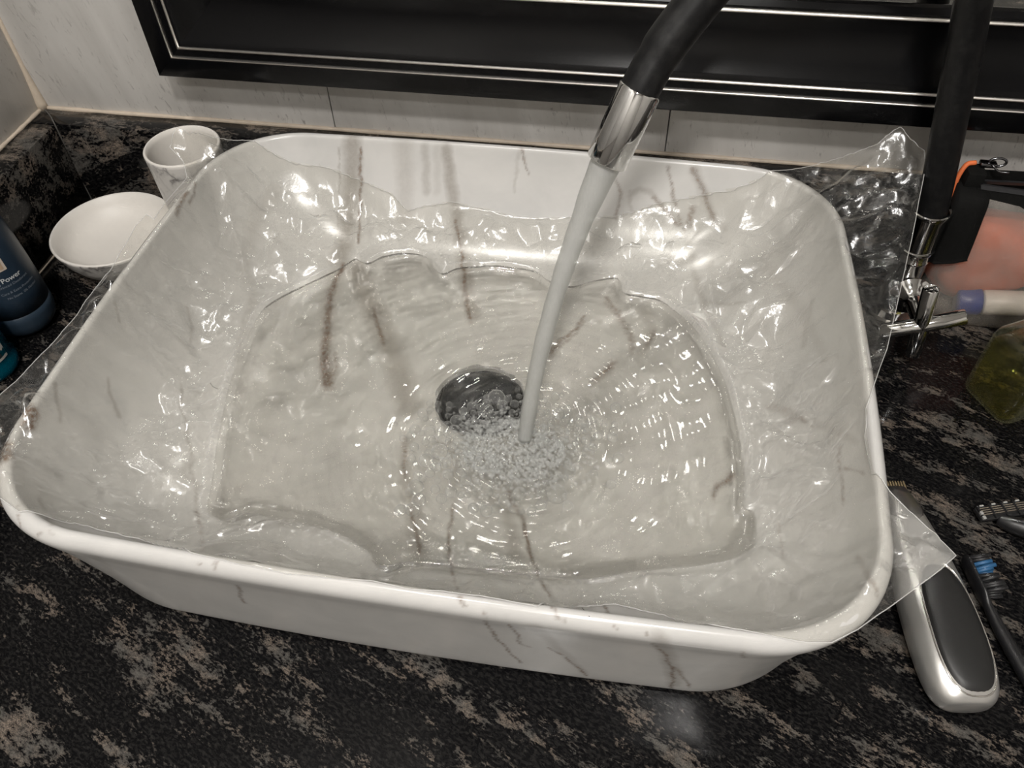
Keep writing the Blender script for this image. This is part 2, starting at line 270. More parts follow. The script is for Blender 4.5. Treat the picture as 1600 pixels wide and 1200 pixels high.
# positions on the sink, in metres
VEINS = [('g',0.01457,0.01447,0.75,[(-0.1318,0.1808,0.1007),(-0.1321,0.1776,0.0921),(-0.1327,0.1735,0.083),(-0.133,0.1687,0.0743),(-0.1337,0.1643,0.0671),(-0.1341,0.1594,0.0603),(-0.1343,0.154,0.0538),(-0.135,0.1481,0.0475),(-0.1354,0.1414,0.0419),(-0.1354,0.1339,0.037),(-0.1358,0.1263,0.0333),(-0.1359,0.118,0.0302)]),('g',0.00181,0.00181,0.6,[(-0.1423,0.1789,0.0962),(-0.1429,0.176,0.0893),(-0.1435,0.1729,0.0825),(-0.1433,0.168,0.0738),(-0.143,0.1627,0.0653),(-0.1433,0.1582,0.0592),(-0.1433,0.1533,0.0534),(-0.1431,0.1478,0.048),(-0.1426,0.1417,0.0431)]),('b',0.00194,0.00162,0.8,[(-0.1241,0.1795,0.0962),(-0.1265,0.1759,0.0879),(-0.1262,0.1716,0.0789),(-0.1256,0.1666,0.0704),(-0.1258,0.162,0.0634),(-0.1257,0.1569,0.0567),(-0.1255,0.1513,0.0504),(-0.1249,0.1438,0.0434),(-0.124,0.1355,0.037)]),('b',0.00257,0.0048,1.0,[(-0.1322,0.1159,0.0291),(-0.1332,0.1002,0.0258),(-0.1327,0.0909,0.0247),(-0.1322,0.0816,0.0238),(-0.1296,0.0711,0.0231),(-0.127,0.0605,0.0227),(-0.1245,0.0508,0.0223),(-0.1221,0.0411,0.0221),(-0.1196,0.0317,0.0219),(-0.1171,0.0224,0.0218),(-0.1146,0.0134,0.0216),(-0.1102,0.0045,0.0214),(-0.106,-0.0042,0.0212)]),('b',0.00189,0.00184,0.8,[(-0.1093,0.0239,0.0214),(-0.1069,0.0148,0.0213),(-0.1045,0.0059,0.0211),(-0.1041,-0.0014,0.0211)]),('g',0.01329,0.0078,0.5,[(-0.1345,0.1125,0.0284),(-0.1336,0.1001,0.0258),(-0.1323,0.0869,0.0243),(-0.13,0.0738,0.0232),(-0.1275,0.0604,0.0227),(-0.1245,0.0508,0.0223),(-0.1215,0.0413,0.0221),(-0.1186,0.0319,0.0219),(-0.1157,0.0227,0.0217),(-0.1124,0.0136,0.0215),(-0.1091,0.0046,0.0213),(-0.106,-0.0042,0.0212)]),('g',0.01651,0.01781,0.7,[(-0.1188,0.1125,0.0269),(-0.1134,0.1022,0.0248),(-0.1078,0.0916,0.0233),(-0.1013,0.0823,0.0225),(-0.0949,0.0732,0.0219),(-0.0896,0.065,0.0214),(-0.0844,0.057,0.0209),(-0.0792,0.049,0.0206),(-0.0729,0.0386,0.0203),(-0.0668,0.0284,0.02),(-0.0614,0.0182,0.0198),(-0.0562,0.0083,0.0197),(-0.0504,-0.0028,0.0196),(-0.0448,-0.0137,0.0196)]),('b',0.00213,0.00204,0.7,[(-0.0949,0.0732,0.0219),(-0.0871,0.0576,0.021),(-0.0825,0.0484,0.0207),(-0.078,0.0394,0.0204)]),('b',0.00159,0.00127,0.85,[(-0.0419,-0.0387,0.0197),(-0.0367,-0.0515,0.02),(-0.0358,-0.0648,0.0206),(-0.0325,-0.0721,0.021)]),('g',0.00723,0.01205,0.55,[(-0.0389,-0.0464,0.0199),(-0.0364,-0.0568,0.0202),(-0.0338,-0.0671,0.0207),(-0.0291,-0.0768,0.0213),(-0.0244,-0.0864,0.0221),(-0.0204,-0.0959,0.0231),(-0.0164,-0.1054,0.0245),(-0.0136,-0.1133,0.0259),(-0.0105,-0.1216,0.0284),(-0.0072,-0.1305,0.0322)]),('b',0.0016,0.00187,0.8,[(-0.023,-0.0963,0.0231),(-0.0186,-0.1032,0.0241),(-0.0144,-0.11,0.0252),(-0.011,-0.1193,0.0276),(-0.0072,-0.1293,0.0316)]),('b',0.00147,0.00075,0.75,[(0.003,-0.0894,0.0224),(0.004,-0.0967,0.0232),(0.0051,-0.1041,0.0243),(0.0062,-0.1114,0.0255),(0.0075,-0.119,0.0274),(0.009,-0.1269,0.0305),(0.013,-0.1364,0.0356),(0.0176,-0.1472,0.0438),(0.0225,-0.1567,0.0536),(0.0344,-0.1855,0.1039),(0.0367,-0.1887,0.1025)]),('g',0.00723,0.00507,0.3,[(-0.0124,-0.0367,0.0195),(-0.0088,-0.0452,0.0197),(-0.0052,-0.0535,0.0199),(-0.0016,-0.0618,0.0202),(-0.0003,-0.0694,0.0207),(0.001,-0.077,0.0212),(0.0023,-0.0844,0.0219),(0.0036,-0.0918,0.0226)]),('g',0.00914,0.01126,0.7,[(-0.0567,0.1823,0.1001),(-0.0552,0.1793,0.092),(-0.0541,0.176,0.0845),(-0.0528,0.1724,0.0773),(-0.0514,0.1683,0.0702),(-0.0493,0.1645,0.0641),(-0.0471,0.1602,0.0582),(-0.0448,0.1556,0.0525),(-0.0429,0.1493,0.046),(-0.0408,0.1423,0.04),(-0.0385,0.1345,0.0346),(-0.0355,0.1267,0.0306),(-0.0324,0.1182,0.0273),(-0.029,0.1086,0.025),(-0.0255,0.0985,0.0234),(-0.0219,0.0881,0.0223),(-0.0183,0.0778,0.0214)]),('b',0.00158,0.00237,0.8,[(-0.0469,0.1554,0.0524),(-0.0448,0.1504,0.047),(-0.0426,0.1448,0.042),(-0.0402,0.1388,0.0374),(-0.0381,0.1322,0.0333),(-0.0357,0.125,0.0298),(-0.0334,0.1162,0.0267),(-0.0307,0.1062,0.0247),(-0.028,0.096,0.0231),(-0.024,0.0851,0.0221),(-0.0201,0.0743,0.0212)]),('g',0.01542,0.01332,0.34,[(-0.0905,0.1818,0.1003),(-0.0904,0.179,0.0927),(-0.0901,0.1758,0.0854),(-0.0898,0.1713,0.0766),(-0.0893,0.1663,0.068),(-0.0891,0.1606,0.0598),(-0.0887,0.1542,0.0521)]),('g',0.00657,0.00662,0.4,[(-0.0738,0.1821,0.1003),(-0.0732,0.1795,0.0933),(-0.0726,0.1766,0.0864),(-0.0724,0.1722,0.0775),(-0.0721,0.1672,0.069)]),('g',0.00654,0.0066,0.22,[(-0.0633,0.1825,0.101),(-0.0634,0.1799,0.0939),(-0.0633,0.177,0.0869),(-0.0637,0.1727,0.0781),(-0.0638,0.1677,0.0695)]),('b',0.00124,0.00093,0.6,[(0.0022,0.1847,0.1036),(0.0052,0.1809,0.0951),(0.0087,0.1772,0.0864)]),('g',0.00321,0.00259,0.3,[(0.0008,0.1846,0.1036),(-0.0003,0.1809,0.0952),(-0.0013,0.1773,0.0865),(-0.0014,0.1742,0.0799),(-0.0015,0.1706,0.0735)]),('b',0.00138,0.00139,0.6,[(0.1132,0.181,0.0996),(0.1155,0.1787,0.0935),(0.1186,0.1749,0.085),(0.123,0.1689,0.074),(0.1282,0.1632,0.0651),(0.1321,0.1584,0.0589)]),('b',0.0026,0.00186,0.6,[(0.1316,0.1804,0.0994),(0.1374,0.1775,0.0924),(0.1425,0.1737,0.0842),(0.1465,0.1698,0.0769),(0.1511,0.165,0.0692),(0.1551,0.1617,0.0649)]),('g',0.00846,0.00641,0.35,[(0.1329,0.1807,0.1003),(0.1361,0.1785,0.0946),(0.1393,0.176,0.0891),(0.1426,0.1733,0.0834),(0.1459,0.1704,0.0779),(0.1491,0.1671,0.0726),(0.1523,0.1637,0.0673),(0.1599,0.1606,0.0645)]),('b',0.00139,0.00186,0.45,[(0.0731,0.1779,0.0895),(0.0777,0.1753,0.0837),(0.0817,0.1728,0.0789),(0.0797,0.1684,0.0712),(0.0787,0.1631,0.063)]),('g',0.00426,0.00427,0.4,[(0.0881,0.1722,0.0781),(0.0948,0.1743,0.0825),(0.1021,0.174,0.0823),(0.1076,0.1715,0.0777),(0.1158,0.1673,0.0709),(0.1241,0.1622,0.0636),(0.132,0.159,0.0596)]),('g',0.00319,0.0032,0.35,[(0.0878,0.1733,0.0802),(0.0873,0.1691,0.0726),(0.0921,0.1649,0.0661)]),('b',0.00231,0.00232,0.5,[(0.106,0.1719,0.0784),(0.111,0.1694,0.0742),(0.1159,0.1668,0.0701),(0.1213,0.1641,0.0661),(0.1268,0.1612,0.0623)]),('b',0.00309,0.00309,0.6,[(0.1355,0.1684,0.0739),(0.1346,0.1646,0.0677),(0.1348,0.1614,0.063)]),('g',0.00534,0.00399,0.4,[(0.135,0.1561,0.0561),(0.137,0.1513,0.0509),(0.1391,0.1461,0.046),(0.141,0.1401,0.0417),(0.1429,0.1336,0.038),(0.1459,0.1263,0.035),(0.1488,0.1186,0.0326),(0.1528,0.1047,0.0297),(0.1567,0.0973,0.0291),(0.1605,0.0897,0.0288),(0.1638,0.0804,0.0286),(0.167,0.0709,0.0288)]),('g',0.0025,0.00247,0.4,[(0.1514,0.1131,0.0315),(0.1584,0.1103,0.0324),(0.1696,0.1074,0.0353),(0.1803,0.1062,0.0398)]),('g',0.00638,0.00637,0.3,[(0.1202,0.1434,0.0428),(0.1287,0.1433,0.043),(0.1371,0.143,0.0433),(0.1455,0.142,0.0438),(0.1538,0.1406,0.0447)]),('b',0.00241,0.00185,0.9,[(0.079,0.1079,0.0252),(0.0847,0.0988,0.0238),(0.0907,0.0921,0.0231),(0.0974,0.0802,0.0223),(0.1017,0.068,0.0218),(0.102,0.058,0.0215)]),('b',0.00147,0.00312,0.9,[(0.0652,0.0876,0.0225),(0.0599,0.0755,0.0215),(0.0527,0.065,0.0208),(0.0472,0.0561,0.0203),(0.0444,0.0495,0.02)]),('b',0.00175,0.00172,0.8,[(0.1171,0.0805,0.0229),(0.1152,0.0739,0.0225),(0.1115,0.066,0.0221)]),('b',0.00366,0.0022,0.9,[(0.0893,0.046,0.0207),(0.0862,0.0401,0.0205),(0.0832,0.0336,0.0204),(0.0771,0.0268,0.0201)]),('g',0.00824,0.00785,0.4,[(0.1077,0.1002,0.0244),(0.1114,0.0914,0.0234),(0.1151,0.0822,0.0229),(0.1129,0.0735,0.0224),(0.1107,0.0648,0.022),(0.1085,0.0562,0.0217)]),('b',0.00173,0.00162,0.9,[(0.0351,-0.0725,0.021),(0.041,-0.0831,0.0219),(0.0465,-0.0921,0.0228),(0.0494,-0.0989,0.0235),(0.0523,-0.1059,0.0247),(0.0551,-0.1135,0.0261),(0.0579,-0.1215,0.0286)]),('g',0.00511,0.00964,0.45,[(0.0259,-0.078,0.0214),(0.031,-0.0835,0.0219),(0.036,-0.0889,0.0224),(0.0398,-0.0969,0.0233),(0.0436,-0.1049,0.0245),(0.0457,-0.1124,0.0258),(0.0478,-0.1202,0.0281)]),('b',0.00116,0.00093,0.8,[(0.0579,-0.1215,0.0286),(0.0608,-0.1282,0.0315),(0.0637,-0.1354,0.0355),(0.0676,-0.1423,0.0404),(0.0715,-0.15,0.0472),(0.0777,-0.1832,0.103),(0.0804,-0.188,0.1025)]),('g',0.00461,0.00256,0.5,[(0.0674,-0.1407,0.0392),(0.0721,-0.1498,0.0471),(0.0769,-0.1613,0.0604),(0.0835,-0.1887,0.1017)]),('b',0.00172,0.00111,0.8,[(0.1005,-0.1521,0.0503),(0.104,-0.1638,0.0649),(0.1073,-0.1881,0.1018)]),('b',0.00529,0.00513,0.25,[(0.1944,0.0061,0.0428),(0.2008,-0.0007,0.0488),(0.2051,-0.0118,0.0535)]),('b',0.00154,0.0015,0.4,[(0.2046,-0.0088,0.053),(0.2093,-0.0155,0.0589),(0.213,-0.0258,0.0642)]),('b',0.00166,0.00113,0.5,[(0.222,-0.052,0.0803),(0.2211,-0.0579,0.079),(0.2212,-0.065,0.0796),(0.2213,-0.0719,0.0802),(0.221,-0.0783,0.0803),(0.2208,-0.0846,0.0803),(0.2205,-0.0908,0.0804)]),('b',0.00139,0.00135,0.4,[(0.2223,-0.0673,0.0818),(0.2254,-0.0729,0.0891),(0.2279,-0.0787,0.0955)]),('b',0.00329,0.00174,0.8,[(0.1717,-0.044,0.0297),(0.1672,-0.049,0.0282),(0.1628,-0.0517,0.0269),(0.1606,-0.0603,0.0264)]),('b',0.00119,0.00115,0.3,[(0.1949,-0.0833,0.0459),(0.1949,-0.0899,0.0463),(0.1948,-0.0967,0.0471),(0.1952,-0.1095,0.0504)]),('b',0.00213,0.00202,0.35,[(0.2217,-0.1265,0.089),(0.2219,-0.1345,0.0939),(0.2213,-0.1434,0.1007),(0.2219,-0.1501,0.104),(0.2243,-0.1536,0.1021)]),('g',0.0071,0.0048,0.25,[(0.2052,-0.0093,0.0536),(0.2093,-0.0155,0.0589),(0.2132,-0.0219,0.0645),(0.2169,-0.0286,0.0703),(0.2202,-0.0352,0.0763),(0.2229,-0.0422,0.0817),(0.2254,-0.0493,0.0873),(0.2276,-0.0563,0.093)]),('b',0.00188,0.00276,0.75,[(-0.2307,0.0964,0.1035),(-0.2309,0.0871,0.1034),(-0.2298,0.0739,0.1004)]),('b',0.00127,0.00188,0.6,[(-0.2298,0.1088,0.1034),(-0.2283,0.099,0.0992),(-0.2285,0.0911,0.0986)]),('g',0.00291,0.00193,0.5,[(-0.2306,-0.0162,0.0991),(-0.2289,-0.0207,0.0944),(-0.227,-0.0253,0.0899)]),('g',0.00188,0.00299,0.6,[(-0.2203,-0.0627,0.0778),(-0.2181,-0.0673,0.0743),(-0.2158,-0.0719,0.0708),(-0.2126,-0.0769,0.0661),(-0.2096,-0.0793,0.062)]),('g',0.00325,0.00216,0.6,[(-0.2294,-0.0901,0.1011),(-0.2279,-0.0941,0.0973),(-0.2263,-0.0981,0.0936),(-0.2245,-0.1023,0.0901),(-0.2228,-0.1065,0.0866)]),('b',0.0064,0.00636,1.0,[(-0.2302,-0.1121,0.1038),(-0.2276,-0.1206,0.1003)]),('b',0.00626,0.0062,1.0,[(-0.2295,-0.1383,0.1033),(-0.2266,-0.1451,0.1034)]),('g',0.00308,0.00202,0.4,[(-0.2111,0.0209,0.0614),(-0.2082,0.0157,0.0574),(-0.2051,0.0103,0.0536),(-0.2034,0.003,0.0516),(-0.2017,-0.0043,0.0497)]),('g',0.00196,0.00213,0.55,[(-0.1959,-0.0349,0.0446),(-0.1924,-0.0435,0.0419),(-0.1888,-0.0522,0.0395),(-0.1848,-0.0587,0.037),(-0.1807,-0.0654,0.0348),(-0.1766,-0.0721,0.0328),(-0.1733,-0.0787,0.0317),(-0.1697,-0.0854,0.0311),(-0.1661,-0.0923,0.0308),(-0.1622,-0.0992,0.0309),(-0.1575,-0.1069,0.0313),(-0.1525,-0.1147,0.0322),(-0.1473,-0.1227,0.0338)]),('b',0.00128,0.00103,0.6,[(-0.1473,-0.1227,0.0338),(-0.1425,-0.1302,0.0362),(-0.137,-0.1384,0.04),(-0.1293,-0.148,0.0472),(-0.1184,-0.1603,0.0606),(-0.0944,-0.1878,0.1025)]),('b',0.0014,0.00123,0.6,[(-0.1097,-0.1573,0.0565),(-0.0853,-0.1868,0.1034),(-0.0864,-0.1891,0.1009)]),('g',0.00303,0.00283,0.5,[(-0.2048,-0.1575,0.0899),(-0.1939,-0.167,0.0914),(-0.177,-0.1795,0.1033)]),('b',0.00082,0.00082,0.5,[(-0.2004,-0.1721,0.104),(-0.1964,-0.1796,0.1015),(-0.1956,-0.1817,0.0985)]),('g',0.00643,0.00611,0.3,[(-0.1839,0.0589,0.0364),(-0.1826,0.0485,0.0352),(-0.1814,0.0383,0.0341),(-0.18,0.0282,0.0331),(-0.1781,0.0165,0.0319),(-0.1761,0.005,0.0309)]),('g',0.00467,0.00365,0.3,[(-0.1694,-0.0853,0.0309),(-0.1699,-0.0969,0.033),(-0.1637,-0.0998,0.0315),(-0.1573,-0.103,0.0304)]),('b',0.00126,0.00124,0.6,[(-0.1827,-0.1847,0.1011),(-0.179,-0.1835,0.1031),(-0.1736,-0.1842,0.1033)]),('b',0.00084,0.00067,0.7,[(0.0465,-0.1901,0.1001),(0.047,-0.1887,0.0857),(0.0483,-0.1857,0.0709),(0.0499,-0.1834,0.057),(0.0529,-0.1816,0.0454),(0.056,-0.1797,0.0335),(0.0602,-0.1774,0.0178)]),('b',0.00093,0.00083,0.7,[(0.0564,-0.1899,0.1003),(0.0582,-0.1886,0.0859),(0.0604,-0.1855,0.0707),(0.0617,-0.183,0.0559),(0.0655,-0.1825,0.0531)]),('g',0.00782,0.00467,0.35,[(0.0701,-0.1902,0.0936),(0.073,-0.1873,0.0812),(0.0762,-0.1852,0.0706),(0.0795,-0.1834,0.0602),(0.0829,-0.1817,0.0498),(0.0865,-0.18,0.0391),(0.0906,-0.1781,0.0274),(0.0949,-0.1763,0.0155)]),('b',0.00072,0.00102,0.7,[(0.076,-0.1828,0.056),(0.0832,-0.1807,0.0437),(0.0874,-0.1791,0.0332),(0.0919,-0.1774,0.0223),(0.0965,-0.1756,0.0105)]),('b',0.00121,0.00139,0.8,[(0.1206,-0.1885,0.1007),(0.1259,-0.1879,0.089),(0.1325,-0.1837,0.07),(0.1379,-0.18,0.0495),(0.1415,-0.176,0.0242),(0.1432,-0.1728,0.0042)]),('g',0.00773,0.00785,0.5,[(0.1265,-0.1888,0.0995),(0.1326,-0.1846,0.0753),(0.1361,-0.1814,0.0576),(0.1397,-0.1785,0.0398),(0.1431,-0.1745,0.0139)]),('b',0.00094,0.00103,0.6,[(0.1377,-0.1804,0.0519),(0.1448,-0.1776,0.0355),(0.1519,-0.1738,0.0113)]),('b',0.00095,0.00091,0.6,[(-0.0798,-0.1878,0.084),(-0.0861,-0.1839,0.0642),(-0.0895,-0.1815,0.0495)]),('b',0.00076,0.00079,0.5,[(0.164,-0.1881,0.0965),(0.167,-0.1853,0.084)]),('g',0.00619,0.00692,0.2,[(-0.1535,-0.1878,0.0923),(-0.1581,-0.1843,0.0782),(-0.1607,-0.1821,0.0666),(-0.1638,-0.1794,0.0537),(-0.1692,-0.1753,0.0369)]),('g',0.01376,0.00858,0.22,[(-0.1919,0.1498,0.0696),(-0.1953,0.1425,0.0664),(-0.1984,0.1345,0.0637),(-0.201,0.126,0.0614),(-0.2008,0.1177,0.0578),(-0.2003,0.1089,0.0547),(-0.1996,0.0998,0.0519),(-0.1985,0.0903,0.0497),(-0.1971,0.0805,0.0479),(-0.1923,0.0741,0.0433),(-0.1874,0.0673,0.0391),(-0.1821,0.0602,0.0354)]),('g',0.01041,0.00719,0.2,[(0.1936,0.1272,0.0559),(0.1979,0.1193,0.0559),(0.2019,0.1107,0.0566),(0.2055,0.1011,0.0584),(0.2086,0.0901,0.0615),(0.2115,0.0793,0.0647),(0.2133,0.0691,0.0666),(0.2149,0.0591,0.0685),(0.2165,0.0492,0.0705),(0.218,0.0395,0.0726),(0.2194,0.03,0.0747),(0.2208,0.0207,0.0769)]),('g',0.00563,0.00387,0.3,[(0.2119,0.044,0.0632),(0.2133,0.0536,0.0657),(0.2147,0.0633,0.0684),(0.2161,0.0699,0.0711),(0.2175,0.0765,0.0739)])]
WATER_OUTLINE = [(-0.1377, -0.1247), (-0.1415, -0.1106), (-0.1503, -0.0826), (-0.1581, -0.0521), (-0.1643, -0.0246), (-0.1679, 0.0117), (-0.1688, 0.0332), (-0.1647, 0.0481), (-0.1479, 0.0703), (-0.1292, 0.0899), (-0.1204, 0.1025), (-0.1151, 0.1071), (-0.1051, 0.1032), (-0.0954, 0.1138), (-0.0763, 0.1197), (-0.0614, 0.1171), (-0.053, 0.1076), (-0.0452, 0.0998), (-0.0353, 0.1072), (-0.0143, 0.114), (0.0055, 0.1145), (0.0246, 0.1121), (0.0376, 0.103), (0.0524, 0.0994), (0.0649, 0.1069), (0.081, 0.1136), (0.0883, 0.1118), (0.0927, 0.0982), (0.1046, 0.0957), (0.1186, 0.0943), (0.1328, 0.0821), (0.1467, 0.0646), (0.1579, 0.0415), (0.1664, 0.0183), (0.1716, -0.0073), (0.1752, -0.0325), (0.1768, -0.0563), (0.1762, -0.0747), (0.1819, -0.0782), (0.1823, -0.0911), (0.1778, -0.1051), (0.1533, -0.1163), (0.1187, -0.1258), (0.0846, -0.1371), (0.0497, -0.1415), (0.0139, -0.1433), (-0.0076, -0.1451), (-0.0184, -0.1516), (-0.0264, -0.1469), (-0.0352, -0.1372), (-0.0537, -0.1292), (-0.0741, -0.1263), (-0.0942, -0.1251), (-0.1087, -0.1238), (-0.1163, -0.1277), (-0.1228, -0.1313), (-0.1299, -0.1298)]
FILM_OUTLINE = [(-0.2538, 0.1277, 0.118), (-0.2521, 0.1324, 0.126), (-0.248, 0.1373, 0.134), (-0.2416, 0.1375, 0.128), (-0.2369, 0.1493, 0.118), (-0.2291, 0.1579, 0.11), (-0.2149, 0.1641, 0.104), (-0.1913, 0.1673, 0), (-0.1594, 0.1712, 0), (-0.1446, 0.1702, 0), (-0.1251, 0.1677, 0), (-0.0986, 0.1635, 0), (-0.0863, 0.1567, 0), (-0.0746, 0.1597, 0), (-0.0509, 0.163, 0), (-0.0227, 0.161, 0), (-0.0019, 0.159, 0), (0.0195, 0.1586, 0), (0.0444, 0.1607, 0), (0.0779, 0.1625, 0), (0.0921, 0.1649, 0), (0.1078, 0.1686, 0), (0.1479, 0.1729, 0), (0.1804, 0.1756, 0), (0.222, 0.1871, 0.108), (0.2314, 0.182, 0.118), (0.2419, 0.1782, 0.126), (0.2527, 0.1766, 0.135), (0.2594, 0.1798, 0.142), (0.2652, 0.1828, 0.146), (0.2707, 0.1773, 0.142), (0.2836, 0.1744, 0.132), (0.2848, 0.1637, 0.126), (0.2809, 0.1419, 0.116), (0.2779, 0.1248, 0.11), (0.2742, 0.1085, 0.108), (0.2665, 0.0788, 0.106), (0.2593, 0.0511, 0.105), (0.2531, 0.0274, 0.103), (0.2478, 0.0078, 0.103), (0.241, -0.0105, 0.104), (0.2365, -0.0234, 0.105), (0.231, -0.0398, 0), (0.2293, -0.0597, 0), (0.2296, -0.084, 0.105), (0.2365, -0.0946, 0.103), (0.2469, -0.1041, 0.1), (0.2559, -0.1145, 0.1), (0.2631, -0.1266, 0.102), (0.2556, -0.1342, 0.1), (0.2432, -0.1452, 0.098), (0.2302, -0.157, 0.098), (0.2137, -0.1718, 0.101), (0.2011, -0.1809, 0.104), (0.1898, -0.1832, 0.105), (0.168, -0.1823, 0), (0.1485, -0.1814, 0), (0.1325, -0.1594, 0), (0.1065, -0.1519, 0), (0.087, -0.1624, 0), (0.0706, -0.1856, 0), (0.0556, -0.1847, 0), (0.0282, -0.1844, 0), (0.0102, -0.1862, 0), (-0.0088, -0.1848, 0), (-0.0272, -0.1864, 0), (-0.0493, -0.1873, 0), (-0.0723, -0.1864, 0), (-0.0996, -0.1841, 0), (-0.1524, -0.1626, 0), (-0.1764, -0.1654, 0), (-0.1865, -0.1722, 0), (-0.1967, -0.1761, 0.105), (-0.2147, -0.1685, 0.104), (-0.2325, -0.1563, 0.103), (-0.2499, -0.1367, 0.102), (-0.2561, -0.1161, 0.101), (-0.2579, -0.1015, 0.1), (-0.2552, -0.09, 0.1), (-0.2532, -0.0783, 0.1), (-0.2493, -0.0577, 0.1), (-0.2475, -0.0358, 0.1), (-0.2471, -0.009, 0.101), (-0.2454, 0.0073, 0.102), (-0.2471, 0.0272, 0.103), (-0.2481, 0.0512, 0.105), (-0.2448, 0.0623, 0.108), (-0.2373, 0.0589, 0.108), (-0.2395, 0.0791, 0.105), (-0.2384, 0.098, 0.105), (-0.2372, 0.1113, 0.106), (-0.2428, 0.1215, 0.112)]
FILM_CREASES = [(0.0035, 0.004, [(-0.0392, -0.0354), (-0.0652, -0.067), (-0.0832, -0.0902), (-0.1027, -0.1053)]), (0.002, 0.0025, [(0.0832, -0.0105), (0.1121, 0.0041), (0.1374, 0.0114), (0.1705, 0.0116)]), (0.002, 0.0025, [(-0.0382, 0.1136), (-0.027, 0.0766), (-0.0103, 0.05), (0.0161, -0.0521)]), (0.0025, 0.003, [(-0.0469, 0.1184), (-0.0328, 0.0757), (-0.0229, 0.0481)]), (0.002, 0.003, [(-0.2207, 0.1283), (-0.2054, 0.0978), (-0.1901, 0.074), (-0.1759, 0.0442)]), (0.003, 0.003, [(-0.0491, -0.1165), (-0.0386, -0.099), (-0.027, -0.0816)]), (0.003, 0.003, [(0.1893, 0.0115), (0.1832, -0.0235), (0.1836, -0.0727), (0.1777, -0.0996)]), (0.003, 0.004, [(0.1024, -0.0832), (0.1332, -0.0862), (0.1627, -0.0814), (0.1802, -0.0788)]), (0.004, 0.005, [(-0.0059, -0.1507), (0.0331, -0.1333), (0.0848, -0.1367), (0.1376, -0.1292), (0.181, -0.1196)]), (0.003, 0.004, [(-0.1444, -0.1344), (-0.1077, -0.1296), (-0.0667, -0.1322), (-0.0282, -0.1499)]), (0.003, 0.004, [(0.1533, 0.0597), (0.1866, 0.0766), (0.2147, 0.0809), (0.2389, 0.0756)]), (0.003, 0.004, [(0.1664, 0.0349), (0.1999, 0.0217), (0.2335, -0.0029)]), (0.003, 0.003, [(0.1926, 0.0043), (0.2208, -0.0261), (0.2305, -0.0481)]), (0.003, 0.003, [(0.1884, -0.0254), (0.2165, -0.0549), (0.2312, -0.0848)]), (0.003, 0.003, [(0.1836, -0.0727), (0.2063, -0.0957), (0.2264, -0.1192)]), (0.003, 0.003, [(0.1795, -0.0951), (0.1981, -0.1242), (0.2139, -0.1527)]), (0.003, 0.003, [(0.1722, -0.1087), (0.1824, -0.1351), (0.1822, -0.1782)]), (0.002, 0.002, [(-0.2012, 0.1553), (-0.1944, 0.1522), (-0.1906, 0.1466)]), (0.002, 0.002, [(-0.1196, 0.1615), (-0.116, 0.1446), (-0.1117, 0.1272)]), (0.002, 0.002, [(-0.0819, 0.1547), (-0.0643, 0.1616), (-0.0541, 0.1633)]), (0.003, 0.003, [(-0.1433, -0.1152), (-0.1829, -0.1044), (-0.2067, -0.1143), (-0.2187, -0.1493)]), (0.003, 0.003, [(-0.187, -0.0956), (-0.1722, -0.1099), (-0.142, -0.1177)]), (0.002, 0.002, [(-0.1124, -0.1244), (-0.1396, -0.0972), (-0.1428, -0.1037)])]
BUBBLE_SPOTS = [(-0.0095, -0.0418, 0.00238), (-0.0043, -0.0389, 0.00346), (-0.0038, -0.0467, 0.00411), (-0.0017, -0.0294, 0.00259), (0.0034, -0.0254, 0.00303), (0.0052, -0.03, 0.00194), (0.0089, -0.0251, 0.00238), (0.0119, -0.0208, 0.00238), (0.011, -0.0165, 0.00194), (0.0177, -0.0155, 0.00519), (0.0145, -0.0258, 0.00259), (0.0253, -0.0154, 0.00238), (0.0226, -0.0213, 0.00324), (0.0108, -0.0307, 0.00216), (0.0002, -0.0345, 0.00216), (0.0036, -0.0383, 0.00216), (0.0071, -0.0351, 0.00173), (0.0019, -0.0464, 0.00216), (0.0073, -0.0502, 0.00216), (-0.0159, -0.0723, 0.00411), (-0.0094, -0.0639, 0.00475), (-0.0038, -0.0724, 0.00324), (-0.0087, -0.0756, 0.00259), (-0.0155, -0.1074, 0.00389), (-0.0222, -0.1098, 0.00324), (-0.0134, -0.1003, 0.00367), (-0.0175, -0.0917, 0.00432), (0.0656, -0.076, 0.00454), (0.0668, -0.0846, 0.0054), (0.0581, -0.0772, 0.00324), (0.038, -0.0918, 0.00432), (0.0449, -0.0871, 0.00367), (0.0302, -0.0191, 0.00259), (0.0298, -0.0262, 0.00194), (0.0219, -0.0291, 0.00216), (0.0097, -0.0415, 0.00194), (0.0129, -0.0368, 0.00173), (-0.006, -0.0553, 0.00173), (-0.0018, -0.0597, 0.00259), (0.0035, -0.0574, 0.00194), (0.0094, -0.0605, 0.00216), (0.0026, -0.0665, 0.00238), (0.0277, -0.1024, 0.00346), (0.0198, -0.1014, 0.00303), (0.0239, -0.0985, 0.00259), (-0.0203, -0.0963, 0.00238), (0.0798, -0.0472, 0.00151), (0.0793, -0.0532, 0.0013), (0.0762, -0.0576, 0.00108), (-0.02, -0.0575, 0.00216), (-0.0114, -0.0809, 0.00281), (-0.0152, -0.0852, 0.00216), (-0.0004, -0.0801, 0.00303), (0.0071, -0.078, 0.00259), (0.0585, -0.0931, 0.00303), (0.0536, -0.0983, 0.00259), (0.0329, -0.0994, 0.00281), (0.0044, -0.0925, 0.00324), (-0.0003, -0.0978, 0.00303), (-0.0056, -0.0917, 0.00259)]
